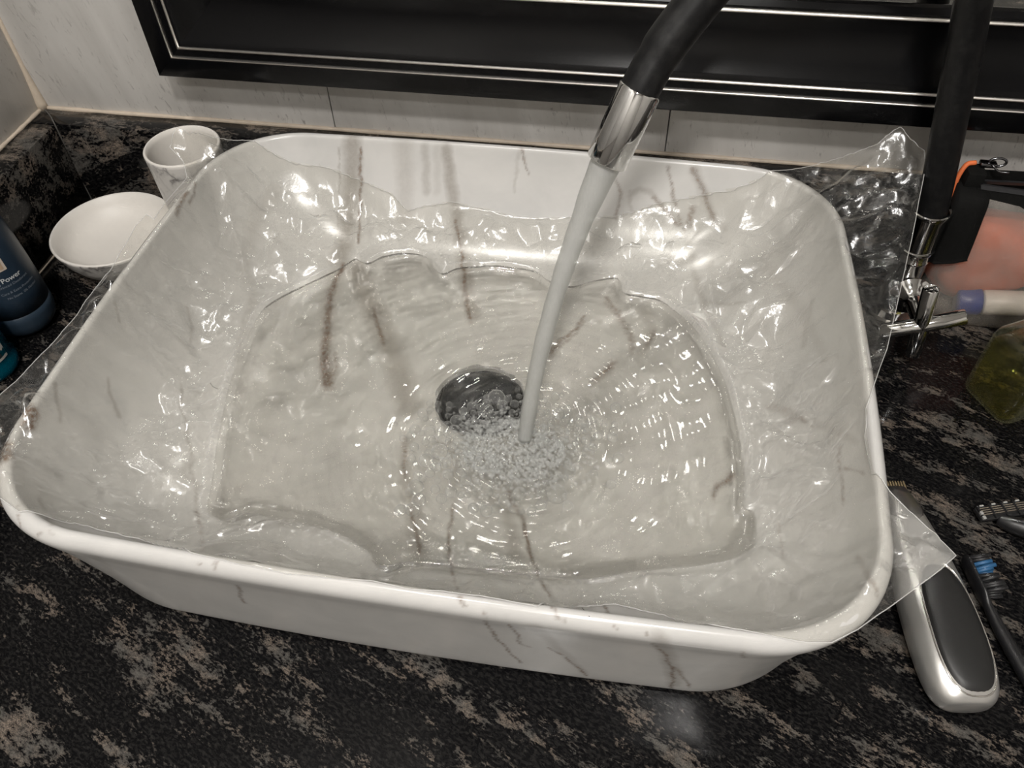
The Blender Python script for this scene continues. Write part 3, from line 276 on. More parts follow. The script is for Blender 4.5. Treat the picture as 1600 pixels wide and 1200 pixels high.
# ------------------------------------------------------------------ materials of the setting
def granite_mat(name='granite', deg=24, sc=1.0, off=0.0, gain=1.0):
    m = M(name)
    ang = math.radians(deg)
    pl = m.pos(0, (sc, sc, sc), rot=(0, ang, 0) if off else (0, 0, ang))
    st = m.n('Mapping'); m.set(st, 'Vector', pl); st.inputs['Scale'].default_value = (0.24, 1.0, 1.0)
    st2 = m.n('Mapping'); m.set(st2, 'Vector', pl); st2.inputs['Scale'].default_value = (0.5, 1.0, 1.0)
    band = m.noise(st, 46, 3, 0.55, 0.5)          # long drifting bands
    blob = m.noise(st2, 150, 5, 0.62, 0.3)         # crystals inside the bands
    grain = m.noise(st2, 620, 3, 0.7)
    fine = m.noise(pl, 1500, 2, 0.6)
    s = m.math('ADD', m.math('MULTIPLY', band, 0.46), m.math('MULTIPLY', blob, 0.34))
    s = m.math('ADD', s, m.math('MULTIPLY', grain, 0.30))
    mask = m.ramp(s, [(0.575 - off, 0.0), (0.605 - off, 0.5), (0.66 - off, 1.0)])
    light = m.mix(m.ramp(m.noise(pl, 60, 3), [(0.42, 0.0), (0.62, 1.0)]), (0.10, 0.094, 0.085), (0.20, 0.158, 0.126))
    light = m.mix(m.ramp(fine, [(0.44, 0.0), (0.56, 0.85)]), light, (0.06, 0.055, 0.05))
    dark = m.mix(m.ramp(grain, [(0.46, 0.0), (0.72, 1.0)]), (0.0025, 0.0025, 0.003), (0.022, 0.021, 0.020))
    col = m.mix(mask, dark, light)
    return m.surf(m.pbsdf(col, 0.12, 0, 0.14))
GRANITE = granite_mat()
GRANITE_UP = granite_mat('granite_upright', 20, 0.75, 0.025)

def wall_mat():
    m = M('grey_wall_tile')
    p = m.pos(rot=(0, math.radians(11), 0), scale=(1, 1, 1))
    st = m.n('Mapping'); m.set(st, 'Vector', p); st.inputs['Scale'].default_value = (1, 1, 0.16)
    broad = m.noise(st, 26, 4, 0.6, 0.3)
    st2 = m.n('Mapping'); m.set(st2, 'Vector', p); st2.inputs['Scale'].default_value = (1, 1, 0.28)
    dash = m.noise(st2, 330, 4, 0.65, 0.6)
    patch = m.noise(p, 34, 3)
    base = m.mix(m.ramp(broad, [(0.35, 0.0), (0.68, 1.0)]), (0.56, 0.54, 0.51), (0.71, 0.69, 0.66))
    dk = m.math('MULTIPLY', m.ramp(dash, [(0.585, 0.0), (0.70, 1.0)]), m.ramp(patch, [(0.42, 0.1), (0.6, 0.75)]))
    col = m.mix(dk, base, (0.27, 0.255, 0.24))
    bp = m.bump(dash, 0.12, 0.0004)
    return m.surf(m.pbsdf(col, 0.34, 0, 0.4, bp))
WALL = wall_mat()
ROOM = plain('painted_room', (0.5, 0.48, 0.45), 0.7, grain=0.06, gscale=8)
CAULK = plain('beige_caulk', (0.52, 0.44, 0.35), 0.6, grain=0.25, gscale=90)
GROUT = plain('grey_grout', (0.30, 0.28, 0.26), 0.8, grain=0.15)

# ------------------------------------------------------------------ room shell
YW, XW, HC = 0.2194, -0.4290, 0.0860           # back wall face, left wall face, backsplash height
SX, SY = 0.0250, 0.0236                         # backsplash thickness
XR, YF, ZF = 1.25, -2.0, -0.86
def struct(name, b, mat, label, parent=None, bev=0.0):
    o = box(name, b, mat, parent, bev)
    if parent is None: tag(o, label, name.split('_')[0], kind='structure')
    return o
wb = struct('wall_back', (XW - .06, XR + .06, YW + .007, YW + .06, ZF, CEIL_Z), GROUT, 'pale grey streaked tile wall behind the sink')
jx = [XW + 0.0005, -0.1609, 0.1107, 0.3823, 0.6539, 0.9255, XR]
for a, b in zip(jx, jx[1:]):
    for z0, z1 in ((HC + .0005, 0.64), (0.641, CEIL_Z - .001)):
        struct('tile', (a + .0004, b - .0004, YW, YW + .0071, z0, z1), WALL, '', wb, 0.0004)
wl = struct('wall_left', (XW - .06, XW - .007, YF, YW + .06, ZF, CEIL_Z), GROUT, 'pale grey tile wall meeting the back wall at the corner')
for a, b in ((-1.08, -0.38), (-0.38, YW - .0005), (YF, -1.08)):
    struct('tile', (XW - .0071, XW, a + .0004, b - .0004, HC + .0005, CEIL_Z - .001), WALL, '', wl, 0.0004)
struct('wall_right', (XR, XR + .05, YF, YW + .06, ZF, CEIL_Z), ROOM, 'plain far side wall of the bathroom')
struct('wall_front', (XW - .06, XR + .05, YF - .05, YF, ZF, CEIL_Z), ROOM, 'plain wall opposite the sink')
struct('ceiling', (XW - .06, XR + .05, YF - .05, YW + .06, CEIL_Z, CEIL_Z + .04), plain('white_ceiling', (0.75, 0.73, 0.7), 0.8, grain=0.03), 'white painted bathroom ceiling')
struct('floor', (XW - .06, XR + .05, YF - .05, YW + .06, ZF - .04, ZF), plain('dim_floor', (0.22, 0.2, 0.18), 0.5, grain=0.1, gscale=20), 'dark bathroom floor below the counter')

ct = box('countertop', (XW, XR, -0.36, YW - .0005, -0.03, 0.0), GRANITE, None, 0.002)
tag(ct, 'polished black granite countertop with grey and pink streaks under the sink', 'countertop', kind='structure')
bs = box('granite_backsplash', (XW, XR, YW - SY, YW - .0002, 0.0004, HC), GRANITE_UP, None, 0.0015)
tag(bs, 'long black granite backsplash strip along the back wall', 'backsplash', kind='structure')
bl = box('granite_backsplash', (XW, XW + SX, -0.36, YW - SY - .0006, 0.0004, HC), GRANITE_UP, None, 0.0015)
tag(bl, 'short black granite backsplash strip along the side wall in the corner', 'backsplash', kind='structure')
# caulk lines
def bead(name, path, rad, label, mat=None):
    rng = random.Random(len(label))
    pts = spline(path, 60) if len(path) > 2 else np.linspace(path[0], path[1], 90)
    rr = [rad * (0.8 + 0.4 * rng.random()) for _ in pts]
    v, f = tube(pts, rr, 8); return tag(mobj(name, v, f, mat or CAULK), label, 'caulk', kind='structure')
bead('trim_1', [(XW, YW - .0008, HC + .0006), (XR, YW - .0008, HC + .0006)], .0019, 'beige caulk line between back wall tiles and backsplash top')
bead('trim_2', [(XW + .0008, YW, HC + .0006), (XW + .0008, -0.4, HC + .0006)], .0019, 'beige caulk line along the side wall above the short backsplash')
v, f = tube([(XW + .0008, YW - .0008, HC - .001), (XW + .001, YW - .001, HC + .006), (XW + .001, YW - .001, HC + .016), (XW, YW, HC + .04), (XW, YW, 0.75)], [.0055, .0052, .0038, .0024, .0022], 10)
tag(mobj('trim_3', v, f, CAULK), 'beige caulk filling the wall corner, thickest at its foot', 'caulk', kind='structure')
bead('trim_4', [(XW + SX, YW - SY, 0.0006), (XW + SX, -0.36, 0.0006)], .0009, 'thin pale sealant line where the side backsplash meets the counter')
bead('trim_5', [(XW + SX, YW - SY, 0.002), (XW + SX - .001, YW - SY + .001, 0.05), (XW + SX, YW - SY, HC + .0003), (XW + .014, YW - .012, HC + .0006), (XW + .002, YW - .002, HC + .001)], .0007, 'thin grey sealant line down the corner of the two backsplashes', plain('grey_sealant', (0.07, 0.066, 0.06), 0.6, grain=0.3, gscale=200))

# recessed ceiling lamps that hold the lights; the third is added for film glints
ring_m = plain('lamp_trim', (0.8, 0.8, 0.8), 0.3, grain=0.03)
for i, (p, r, e) in enumerate(LAMPS):
    t = thing('ceiling_lamp', (p[0], p[1], CEIL_Z - .001), ('round recessed ceiling lamp nearer the mirror wall', 'round recessed ceiling lamp farther from the mirror wall', 'dimmer round ceiling lamp added above the counter for glints on the sheet')[i], 'lamp', 'ceiling lamps')
    v, f = lathe([(r + .001, -.010), (r + .002, -.013), (r + .016, -.010), (r + .018, -.004), (r + .018, 0), (r + .001, 0), (r + .001, -.010)], (p[0], p[1], CEIL_Z - .001), 40)
    mobj('trim_ring', v, f, ring_m, t)

# ------------------------------------------------------------------ mirror
BLACKGLOSS = plain('black_lacquer', (0.003, 0.003, 0.0035), 0.2, 0, 0.22, grain=0.1)
BLACKSATIN = plain('black_satin', (0.0085, 0.008, 0.0075), 0.3, 0, 0.45, grain=0.1)
SILVER = plain('silver_leaf', (0.90, 0.87, 0.82), 0.38, 1.0, grain=0.05)
mx0, mx1, mz0, mz1 = -0.2846, 0.72, 0.1403, 0.92
mir = thing('framed_mirror', (mx0, YW, mz0), 'wall mirror in a wide black moulded frame with silver lines', 'mirror')
def rail(name, prof, mat, parent, side, smooth=True):
    """extrude profile (s inwards from the outer edge, t out from the wall) along one side, mitred"""
    def pt(s, t, end):
        y = YW - t
        if side == 'b': return ((mx0 + s) if end == 0 else (mx1 - s), y, mz0 + s)
        if side == 't': return ((mx0 + s) if end == 0 else (mx1 - s), y, mz1 - s)
        if side == 'l': return (mx0 + s, y, (mz0 + s) if end == 0 else (mz1 - s))
        return (mx1 - s, y, (mz0 + s) if end == 0 else (mz1 - s))
    secs = [[pt(s, t, e) for s, t in prof] for e in (0, 1)]
    v, f = loft(secs, True)
    bm = bmesh.new(); vs_ = [bm.verts.new(q) for q in v]
    for q in f: bm.faces.new([vs_[i] for i in q])
    bmesh.ops.recalc_face_normals(bm, faces=bm.faces[:])
    return auto_smooth(bmobj(name, bm, mat, parent), 28)
body = [(0, .0005), (0, .0285), (.0006, .0297), (.0015, .030), (.0152, .030), (.0158, .0292), (.0160, .0275), (.0222, .0268), (.0226, .0275)]
for k in range(13):
    t = k / 12; body.append((.0248 + t * .040, .0270 - .0125 * math.sin(min(1, t * 1.25) * math.pi / 2)))
body += [(.0665, .0150), (.0692, .0158), (.0700, .0140), (.0735, .0118), (.0745, .0085), (.0745, .0005)]
for sd in 'blrt':
    ra = rail('frame_rail', body, BLACKGLOSS, mir, sd)
    for s0, s1, t in ((.0154, .0166, .0302), (.0224, .0242, .0288), (.0668, .0688, .0176)):
        pr_ = [(s0, t - .004), (s0, t - .0007), ((s0 + s1) / 2, t), (s1, t - .0007), (s1, t - .004)]
        rail('silver_inlay', pr_, SILVER, ra, sd)
def mirror_mat():
    m = M('mirror_glass'); nz = m.noise(m.objc(), 3, 2)
    return m.surf(m.pbsdf(m.mix(nz, (0.86, 0.88, 0.86), (0.9, 0.91, 0.89)), 0.015, 1.0))
box('mirror_glass', (mx0 + .0735, mx1 - .0735, YW - .0085, YW - .0035, mz0 + .0735, mz1 - .0735), mirror_mat(), mir)

# ------------------------------------------------------------------ vessel sink
def seg_mask(P, poly, w0, w1):
    """1 on the polyline, falling off over the local half width"""
    poly = np.array(poly); best = np.full(len(P), 9.0)
    n = len(poly) - 1
    lo, hi = poly.min(0) - .012, poly.max(0) + .012
    idx = np.where(((P > lo) & (P < hi)).all(1))[0]
    if not len(idx): return idx, best[:0]
    Q = P[idx]; d = np.full(len(Q), 9.0)
    for k in range(n):
        a, b = poly[k], poly[k + 1]; ab = b - a; L = (ab @ ab) + 1e-12
        u = np.clip(((Q - a) @ ab) / L, 0, 1)
        wloc = w0 + (w1 - w0) * (k + u) / n
        d = np.minimum(d, np.linalg.norm(Q - a - u[:, None] * ab, axis=1) / wloc)
    return idx, d
def make_sink():
    P = SV + 0.0
    # wander: a smooth pseudo-noise offset so the veins are not ruler straight
    def wob(f, s): return np.sin(P[:, 0] * f + s) * np.cos(P[:, 1] * f * 1.3 + 2 * s) + np.sin(P[:, 2] * f * .9 + P[:, 1] * f * .7 + s)
    W = np.c_[wob(330, 1.), wob(370, 2.3), wob(350, 4.1)] * .00045 + np.c_[wob(1100, .4), wob(1230, 1.9), wob(1170, 3.3)] * .00022
    Q = P + W
    brown = np.zeros(len(P)); grey = np.zeros(len(P))
    for typ, w0, w1, st, poly in VEINS:
        fat = 0.5 if typ == 'g' else 0.62; w0, w1 = (w0, w1) if typ == 'g' else (max(w0, .0012), max(w1, .0012))
        idx, d = seg_mask(Q, poly, w0 * fat, w1 * fat)
        if typ == 'g':
            v_ = st * np.clip(1.35 - d, 0, 1) ** 0.8; v_ = np.clip(v_, 0, st); grey[idx] = np.maximum(grey[idx], v_)
        else:
            v_ = st * np.clip(1.6 - d, 0, 1); brown[idx] = np.maximum(brown[idx], v_)
            h = st * .35 * np.clip(1 - d / 4.0, 0, 1) ** 2; grey[idx] = np.maximum(grey[idx], h)
    m = M('marbled_ceramic')
    at = m.n('Attribute', attribute_name='vein')
    sep = m.n('SeparateColor'); m.set(sep, 0, (at, 'Color'))
    pz = m.pos()
    n1 = m.noise(pz, 420, 4, 0.65); n2 = m.noise(pz, 22, 4, 0.6, 0.6)
    base = m.mix(m.ramp(n2, [(0.38, 0.0), (0.72, 1.0)]), (0.585, 0.573, 0.552), (0.525, 0.517, 0.50))
    g = m.math('MULTIPLY', (sep, 'Green'), m.ramp(n1, [(0.3, 0.75), (0.7, 1.0)]))
    c1 = m.mix(g, base, (0.26, 0.235, 0.205))
    b = m.math('MULTIPLY', (sep, 'Red'), m.ramp(n1, [(0.33, 0.25), (0.6, 1.0)]))
    c2 = m.mix(b, c1, m.mix(m.ramp(n1, [(.4, 0.), (.7, 1.)]), (0.065, 0.034, 0.018), (0.19, 0.10, 0.045)))
    mat = m.surf(m.pbsdf(c2, 0.2, 0, 0.38))
    t = thing('vessel_sink', (0, 0, 0), 'white rectangular vessel sink with brown and grey marble veins', 'sink')
    o = mobj('basin', SV, SF, mat, t); o.cycles.is_caustics_receiver = True
    ca = o.data.color_attributes.new('vein', 'FLOAT_COLOR', 'POINT')
    arr = np.zeros((len(P), 4), np.float32); arr[:, 0] = brown; arr[:, 1] = grey; arr[:, 3] = 1
    ca.data.foreach_set('color', arr.ravel())
    v, f = lathe([(0, .0008), (.2, .0008)], (0, 0, 0), 4)
    # foot plate closing the underside, and the waste outlet under the plug
    rr = rim_ring(.0219, .076, 0.0006)[::6]
    mobj('foot', rr, [tuple(range(len(rr)))], mat, t, False)
    v, f = lathe([(DRAIN_R + .0006, DRAIN[2] + .0003), (DRAIN_R - .002, DRAIN[2] + .0004), (DRAIN_R - .004, DRAIN[2] - .004), (.016, DRAIN[2] - .008), (.016, .003), (0, .003)], (DRAIN[0], DRAIN[1], 0), 48)
    mobj('waste_outlet', v, f, plain('drain_steel', (0.16, 0.165, 0.175), 0.25, 1.0), t)
    return t
make_sink()
plug_m = plain('graphite_metal', (0.016, 0.018, 0.021), 0.35, 0.3, grain=0.3, gscale=60)
pt_ = thing('drain_plug', (DRAIN[0], DRAIN[1], DRAIN[2] - .008), 'round dark graphite drain plug at the bottom of the sink', 'drain plug')
v, f = lathe([(0, .0052), (.012, .0049), (.022, .0040), (.0268, .0026), (.0278, .0010), (.0270, -.0008), (.012, -.0015), (.010, -.002), (0, -.002)], (DRAIN[0], DRAIN[1], DRAIN[2] + .0012), 64)
mobj('cap', v, f, plug_m, pt_).cycles.is_caustics_receiver = True
v, f = lathe([(.0, -.0085), (.009, -.0085), (.009, .0)], (DRAIN[0], DRAIN[1], DRAIN[2] + .0005), 24)
mobj('stem', v, f, plain('plug_stem', (0.4, 0.4, 0.4), 0.3, 1.0), pt_)

# ------------------------------------------------------------------ water, film
WZ = 0.045
IMPACT = (0.0412, -0.0455)
rngn = np.random.default_rng(7)
def poly_sd(X, Y, poly):
    """signed distance to a closed polygon (negative inside) and the nearest boundary point"""
    P = np.array(poly)[:, :2]; A = P; B = np.roll(P, -1, 0)
    d = np.full(X.shape, 9.0); nx = X.copy(); ny = Y.copy(); inside = np.zeros(X.shape, bool)
    for a, b in zip(A, B):
        ab = b - a; L = ab @ ab + 1e-14
        u = np.clip(((X - a[0]) * ab[0] + (Y - a[1]) * ab[1]) / L, 0, 1)
        qx, qy = a[0] + u * ab[0], a[1] + u * ab[1]; dd = np.hypot(X - qx, Y - qy)
        k = dd < d; d[k] = dd[k]; nx[k] = qx[k]; ny[k] = qy[k]
        c = ((a[1] > Y) != (b[1] > Y)); xi = a[0] + (Y - a[1]) * ab[0] / (ab[1] if abs(ab[1]) > 1e-12 else 1e-12)
        inside ^= c & (X < xi)
    return np.where(inside, -d, d), nx, ny
def smooth_closed(poly, n):
    P = np.array(poly, float); m = len(P); out = []
    for k in range(n):
        t = k / n * m; i = int(t); f = t - i
        a, b, c, d = P[(i - 1) % m], P[i % m], P[(i + 1) % m], P[(i + 2) % m]
        out.append(0.5 * (2 * b + (c - a) * f + (2 * a - 5 * b + 4 * c - d) * f * f + (3 * b - a - 3 * c + d) * f ** 3))
    return np.array(out)
def blur(Z, n):
    for _ in range(n):
        Zp = np.pad(Z, 1, mode='edge')
        Z = (Zp[1:-1, 1:-1] * 2 + Zp[:-2, 1:-1] + Zp[2:, 1:-1] + Zp[1:-1, :-2] + Zp[1:-1, 2:]) / 6
    return Z
def grid_patch(X, Y, Z, sd, nx, ny, h):
    """mesh of the grid cells inside an outline; border vertices snap onto the outline"""
    X, Y = X.copy(), Y.copy()
    s = (sd > 0) & (sd < 0.95 * h); X[s] = nx[s]; Y[s] = ny[s]
    ok = sd < 0.95 * h
    f = ok[:-1, :-1] & ok[1:, :-1] & ok[:-1, 1:] & ok[1:, 1:]
    id_ = np.full(X.shape, -1); 
    used = np.zeros(X.shape, bool)
    used[:-1, :-1] |= f; used[1:, :-1] |= f; used[:-1, 1:] |= f; used[1:, 1:] |= f
    id_[used] = np.arange(used.sum())
    V = np.c_[X[used], Y[used], Z[used]]
    F = np.stack([id_[:-1, :-1][f], id_[1:, :-1][f], id_[1:, 1:][f], id_[:-1, 1:][f]], -1)
    return V, F, used
def crumple(X, Y, spacing, seed, stretch=(1, 1), rot=0.0):
    """random facets with sharp creases (triangulated random heights), roughly -1..1"""
    r = np.random.default_rng(seed); c, s = math.cos(rot), math.sin(rot)
    U = (X * c + Y * s) / stretch[0]; V = (-X * s + Y * c) / stretch[1]
    u0, u1, v0, v1 = U.min() - .05, U.max() + .05, V.min() - .05, V.max() + .05
    nu, nv = int((u1 - u0) / spacing) + 2, int((v1 - v0) / spacing) + 2
    gu, gv = np.meshgrid(np.arange(nu), np.arange(nv), indexing='ij')
    pu = u0 + (gu + r.uniform(-.42, .42, gu.shape)) * spacing; pv = v0 + (gv + r.uniform(-.42, .42, gu.shape)) * spacing
    hz = r.uniform(-1, 1, gu.shape)
    vs2, es, fs, *_ = delaunay_2d_cdt([Vector((a, b)) for a, b in zip(pu.ravel(), pv.ravel())], [], [], 0, 1e-9)
    hz = hz.ravel(); n0 = len(hz)
    bv = BVHTree.FromPolygons([(q.x, q.y, hz[i] * .01 if i < n0 else 0) for i, q in enumerate(vs2)], [tuple(t) for t in fs])
    out = np.zeros(X.size); dn = Vector((0, 0, -1)); rc = bv.ray_cast
    for i, (a, b) in enumerate(zip(U.ravel().tolist(), V.ravel().tolist())):
        h = rc(Vector((a, b, 1)), dn)[0]
        if h is not None: out[i] = h.z * 100
    return out.reshape(X.shape)

GH = 0.0013
gx = np.arange(-0.300, 0.332, GH); gy = np.arange(-0.206, 0.200, GH)
GX, GY = np.meshgrid(gx, gy, indexing='ij')
WOUT = smooth_closed(WATER_OUTLINE, 400)
SDW, WNX, WNY = poly_sd(GX, GY, WOUT)
FOUT = np.array(FILM_OUTLINE)
SDF, FNX, FNY = poly_sd(GX, GY, FOUT[:, :2])
def basin_height():
    bv = BVHTree.FromPolygons(SV[::1].tolist(), SF.tolist()); Z = np.full(GX.size, np.nan); dn = Vector((0, 0, -1))
    need = np.ones(GX.shape, bool)
    xs, ys, nd = GX.ravel().tolist(), GY.ravel().tolist(), need.ravel().tolist()
    for i in range(len(xs)):
        if nd[i]:
            h = bv.ray_cast(Vector((xs[i], ys[i], .2)), dn)[0]
            if h is not None: Z[i] = h.z
    return Z.reshape(GX.shape)
ZB = basin_height()
RIM_SD = poly_sd(GX, GY, rim_ring(0.0038, .070, .104)[::12])[0]

def film_heights():
    inside = RIM_SD < 0
    zb = np.where(np.isnan(ZB), np.where(np.hypot(GX - DRAIN[0], GY - DRAIN[1]) < .05, DRAIN[2] + .006, 0.09), ZB)
    loose = .0018 + .0080 * np.clip(-RIM_SD / .03, 0, 1) * np.clip(-SDF / .02, 0, 1)
    z = np.maximum(zb + loose, WZ + np.clip(np.where(SDW < 0, .55 * SDW, .30 * SDW), -.03, .2))
    # outside the rim: interpolate between the rim and the free edge
    rp = rim_ring(0.0038, .070, .1048)[::22]
    fo = FOUT[FOUT[:, 2] > 0]
    sd_o = poly_sd(fo[:, 0].copy(), fo[:, 1].copy(), rim_ring(0.0038, .070, .104)[::12])[0]
    fo = fo[sd_o > .0015]
    C_ = np.r_[rp, fo]
    D = np.linalg.norm(C_[:, None, :2] - C_[None, :, :2], axis=-1)
    n = len(C_); A = np.zeros((n + 3, n + 3)); A[:n, :n] = D; A[:n, n] = 1; A[:n, n + 1:] = C_[:, :2]; A[n:, :n] = A[:n, n:].T
    coef = np.linalg.solve(A, np.r_[C_[:, 2], 0, 0, 0])
    o = ~inside
    Q = np.c_[GX[o], GY[o]]
    E_ = np.linalg.norm(Q[:, None] - C_[None, :, :2], axis=-1)
    z[o] = E_ @ coef[:n] + coef[n] + Q @ coef[n + 1:]
    zs = blur(z, 14)
    z = np.where(inside, np.maximum(zs, zb + .0015), zs)
    # wrinkles
    w1 = crumple(GX, GY, .040, 3); w2 = crumple(GX, GY, .018, 5, (1, 1.7), .6); w3 = crumple(GX, GY, .0085, 9, (1.5, 1), .3)
    w4 = crumple(GX, GY, .0048, 12)
    cl = np.clip(crumple(GX, GY, .05, 21) * .5 + .5, 0, 1)          # some patches more crinkled than others
    wr = blur(.0065 * w1 + .0065 * w2, 1) + (.4 + 1.0 * cl) * (.0045 * w3) + (.25 + cl) * .0015 * w4
    # long sharp folds running from the rim down towards the water
    rf = np.random.default_rng(17); folds = list(FILM_CREASES)
    for k in range(46):
        a = rf.uniform(0, 6.283); R0 = np.array([.235 * math.cos(a), .185 * math.sin(a)]) * rf.uniform(.75, 1.0)
        d = -R0 / np.linalg.norm(R0); b = rf.uniform(-.9, .9); d = np.array([d[0] * math.cos(b) - d[1] * math.sin(b), d[0] * math.sin(b) + d[1] * math.cos(b)])
        P = [R0]
        for q in range(3):
            b = rf.uniform(-.45, .45); d = np.array([d[0] * math.cos(b) - d[1] * math.sin(b), d[0] * math.sin(b) + d[1] * math.cos(b)]); P.append(P[-1] + d * rf.uniform(.015, .035))
        folds.append((rf.uniform(.0016, .0036), rf.uniform(.0012, .0026), P))
    for amp, wd, pts in folds:
        P = np.array(pts); d = np.full(GX.shape, 9.0); tt = np.zeros(GX.shape)
        for k in range(len(P) - 1):
            a, b = P[k], P[k + 1]; ab = b - a
            u = np.clip(((GX - a[0]) * ab[0] + (GY - a[1]) * ab[1]) / (ab @ ab), 0, 1)
            dd = np.hypot(GX - a[0] - u * ab[0], GY - a[1] - u * ab[1])
            kk = dd < d; d[kk] = dd[kk]; tt[kk] = ((k + u) / (len(P) - 1))[kk]
        wr += amp * np.exp(-d / wd) * np.sin(np.pi * np.clip(tt, .08, .92))
    soft = np.clip(SDF / -.010, .10, 1)
    near = np.clip(np.abs(SDW) / .008, .15, 1)
    z2 = z + wr * soft * near * np.where(SDW < 0, .8, 1.0)
    z2 = np.where(inside, np.maximum(z2, zb + .0006), z2)
    rightlow = np.clip((GX - .08) / .05, 0, 1) * np.clip((.01 - GY) / .04, 0, 1) + np.clip((-.085 - GY) / .02, 0, 1)
    cap = WZ - .0012 + np.clip(rightlow, 0, 1) * .0035
    z2 = np.where(SDW < 0, np.minimum(z2, cap), np.maximum(z2, WZ + .0006 + .25 * np.clip(SDW, 0, .004)))
    # the sheet folds up into a thin lip along the water's edge
    th_ = np.arctan2(GY, GX); lip = .0030 * (.55 + .45 * np.sin(th_ * 7 + 1) * np.sin(th_ * 11)) * np.exp(-((SDW - .0026) / .0012) ** 2)
    z2 = z2 + lip
    zz = np.pad(wr * soft + lip, 1, mode='edge')
    lap = np.abs(zz[:-2, 1:-1] + zz[2:, 1:-1] + zz[1:-1, :-2] + zz[1:-1, 2:] - 4 * zz[1:-1, 1:-1]) / GH
    flap_haze = np.clip((GX - .232) / .012, 0, 1) * np.clip((-.055 - GY) / .02, 0, 1)  # whiter haze over the sheet's front right flap
    return z2, np.clip(np.clip((lap - .45) / 1.2, 0, 1) + 1.3 * flap_haze, 0, 1.6)
ZFILM, CREASE = film_heights()
def film_mat():
    m = M('clear_plastic_film')
    pz = m.pos()
    n1 = m.noise(pz, 170, 3, 0.6, 1.2); n2 = m.noise(pz, 620, 2, 0.5, 0.8)
    h = m.math('ADD', n1, m.math('MULTIPLY', n2, 0.12))
    bp = m.bump(h, 0.35, 0.0006)
    wet = m.n('Attribute', attribute_name='wet')
    fac = m.fresnel(0.04, 1.8, bp)
    fac = m.math('MULTIPLY', fac, m.math('SUBTRACT', 1.0, m.math('MULTIPLY', (wet, 'Fac'), 0.5)), True)
    tr = m.n('BsdfTransparent'); m.set(tr, 'Color', (0.962, 0.957, 0.936))
    gl = m.n('BsdfGlossy'); m.set(gl, 'Roughness', 0.2); m.set(gl, 'Normal', bp); m.set(gl, 'Color', (1, 1, 1))
    df = m.n('BsdfDiffuse'); m.set(df, 'Color', (0.85, 0.84, 0.81)); m.set(df, 'Normal', bp)
    tl = m.n('BsdfTranslucent'); m.set(tl, 'Color', (0.85, 0.84, 0.81)); m.set(tl, 'Normal', bp)
    hz = m.mixsh(0.5, df, tl)
    lw = m.n('LayerWeight'); lw.inputs['Blend'].default_value = 0.35
    cre = m.n('Attribute', attribute_name='crease')
    hf = m.math('ADD', 0.02, m.math('MULTIPLY', (lw, 'Facing'), 0.04))
    hf = m.math('ADD', hf, m.math('MULTIPLY', (cre, 'Fac'), 0.3))
    hf = m.math('MULTIPLY', hf, m.math('SUBTRACT', 1.0, m.math('MULTIPLY', (wet, 'Fac'), 0.6)), True)
    return m.surf(m.mixsh(fac, m.mixsh(hf, tr, hz), gl))
FILMMAT = film_mat()
EDGEMAT = (lambda m: m.surf(m.mixsh(0.4, m.n('BsdfTransparent'), m.pbsdf(m.mix(m.noise(m.pos(), 200, 2), (0.75, 0.74, 0.72), (0.9, 0.89, 0.86)), 0.2))))(M('film_edge'))
def make_film():
    V, F, used = grid_patch(GX, GY, ZFILM, SDF, FNX, FNY, GH)
    o = mobj('plastic_film', V, F, FILMMAT)
    n_ = len(FOUT); E_ = []
    for k in range(n_):
        for q in np.linspace(FOUT[k, :2], FOUT[(k + 1) % n_, :2], max(2, int(np.linalg.norm(FOUT[k, :2] - FOUT[(k + 1) % n_, :2]) / .002)), endpoint=False):
            i = min(max(int(round((q[0] - gx[0]) / GH)), 0), len(gx) - 1); j = min(max(int(round((q[1] - gy[0]) / GH)), 0), len(gy) - 1)
            E_.append((q[0], q[1], ZFILM[i, j]))
    E_.append(E_[0]); v_, f_ = tube(E_, .00028, 5, False); mobj('cut_edge', v_, f_, EDGEMAT, o)
    at = o.data.attributes.new('wet', 'FLOAT', 'POINT')
    at.data.foreach_set('value', np.clip(-SDW[used] / .004 + .2, 0, 1).astype(np.float32))
    at = o.data.attributes.new('crease', 'FLOAT', 'POINT')
    at.data.foreach_set('value', CREASE[used].astype(np.float32))
    return tag(o, 'crumpled clear plastic sheet lining the sink and spilling over its rim', 'plastic sheet')
make_film()

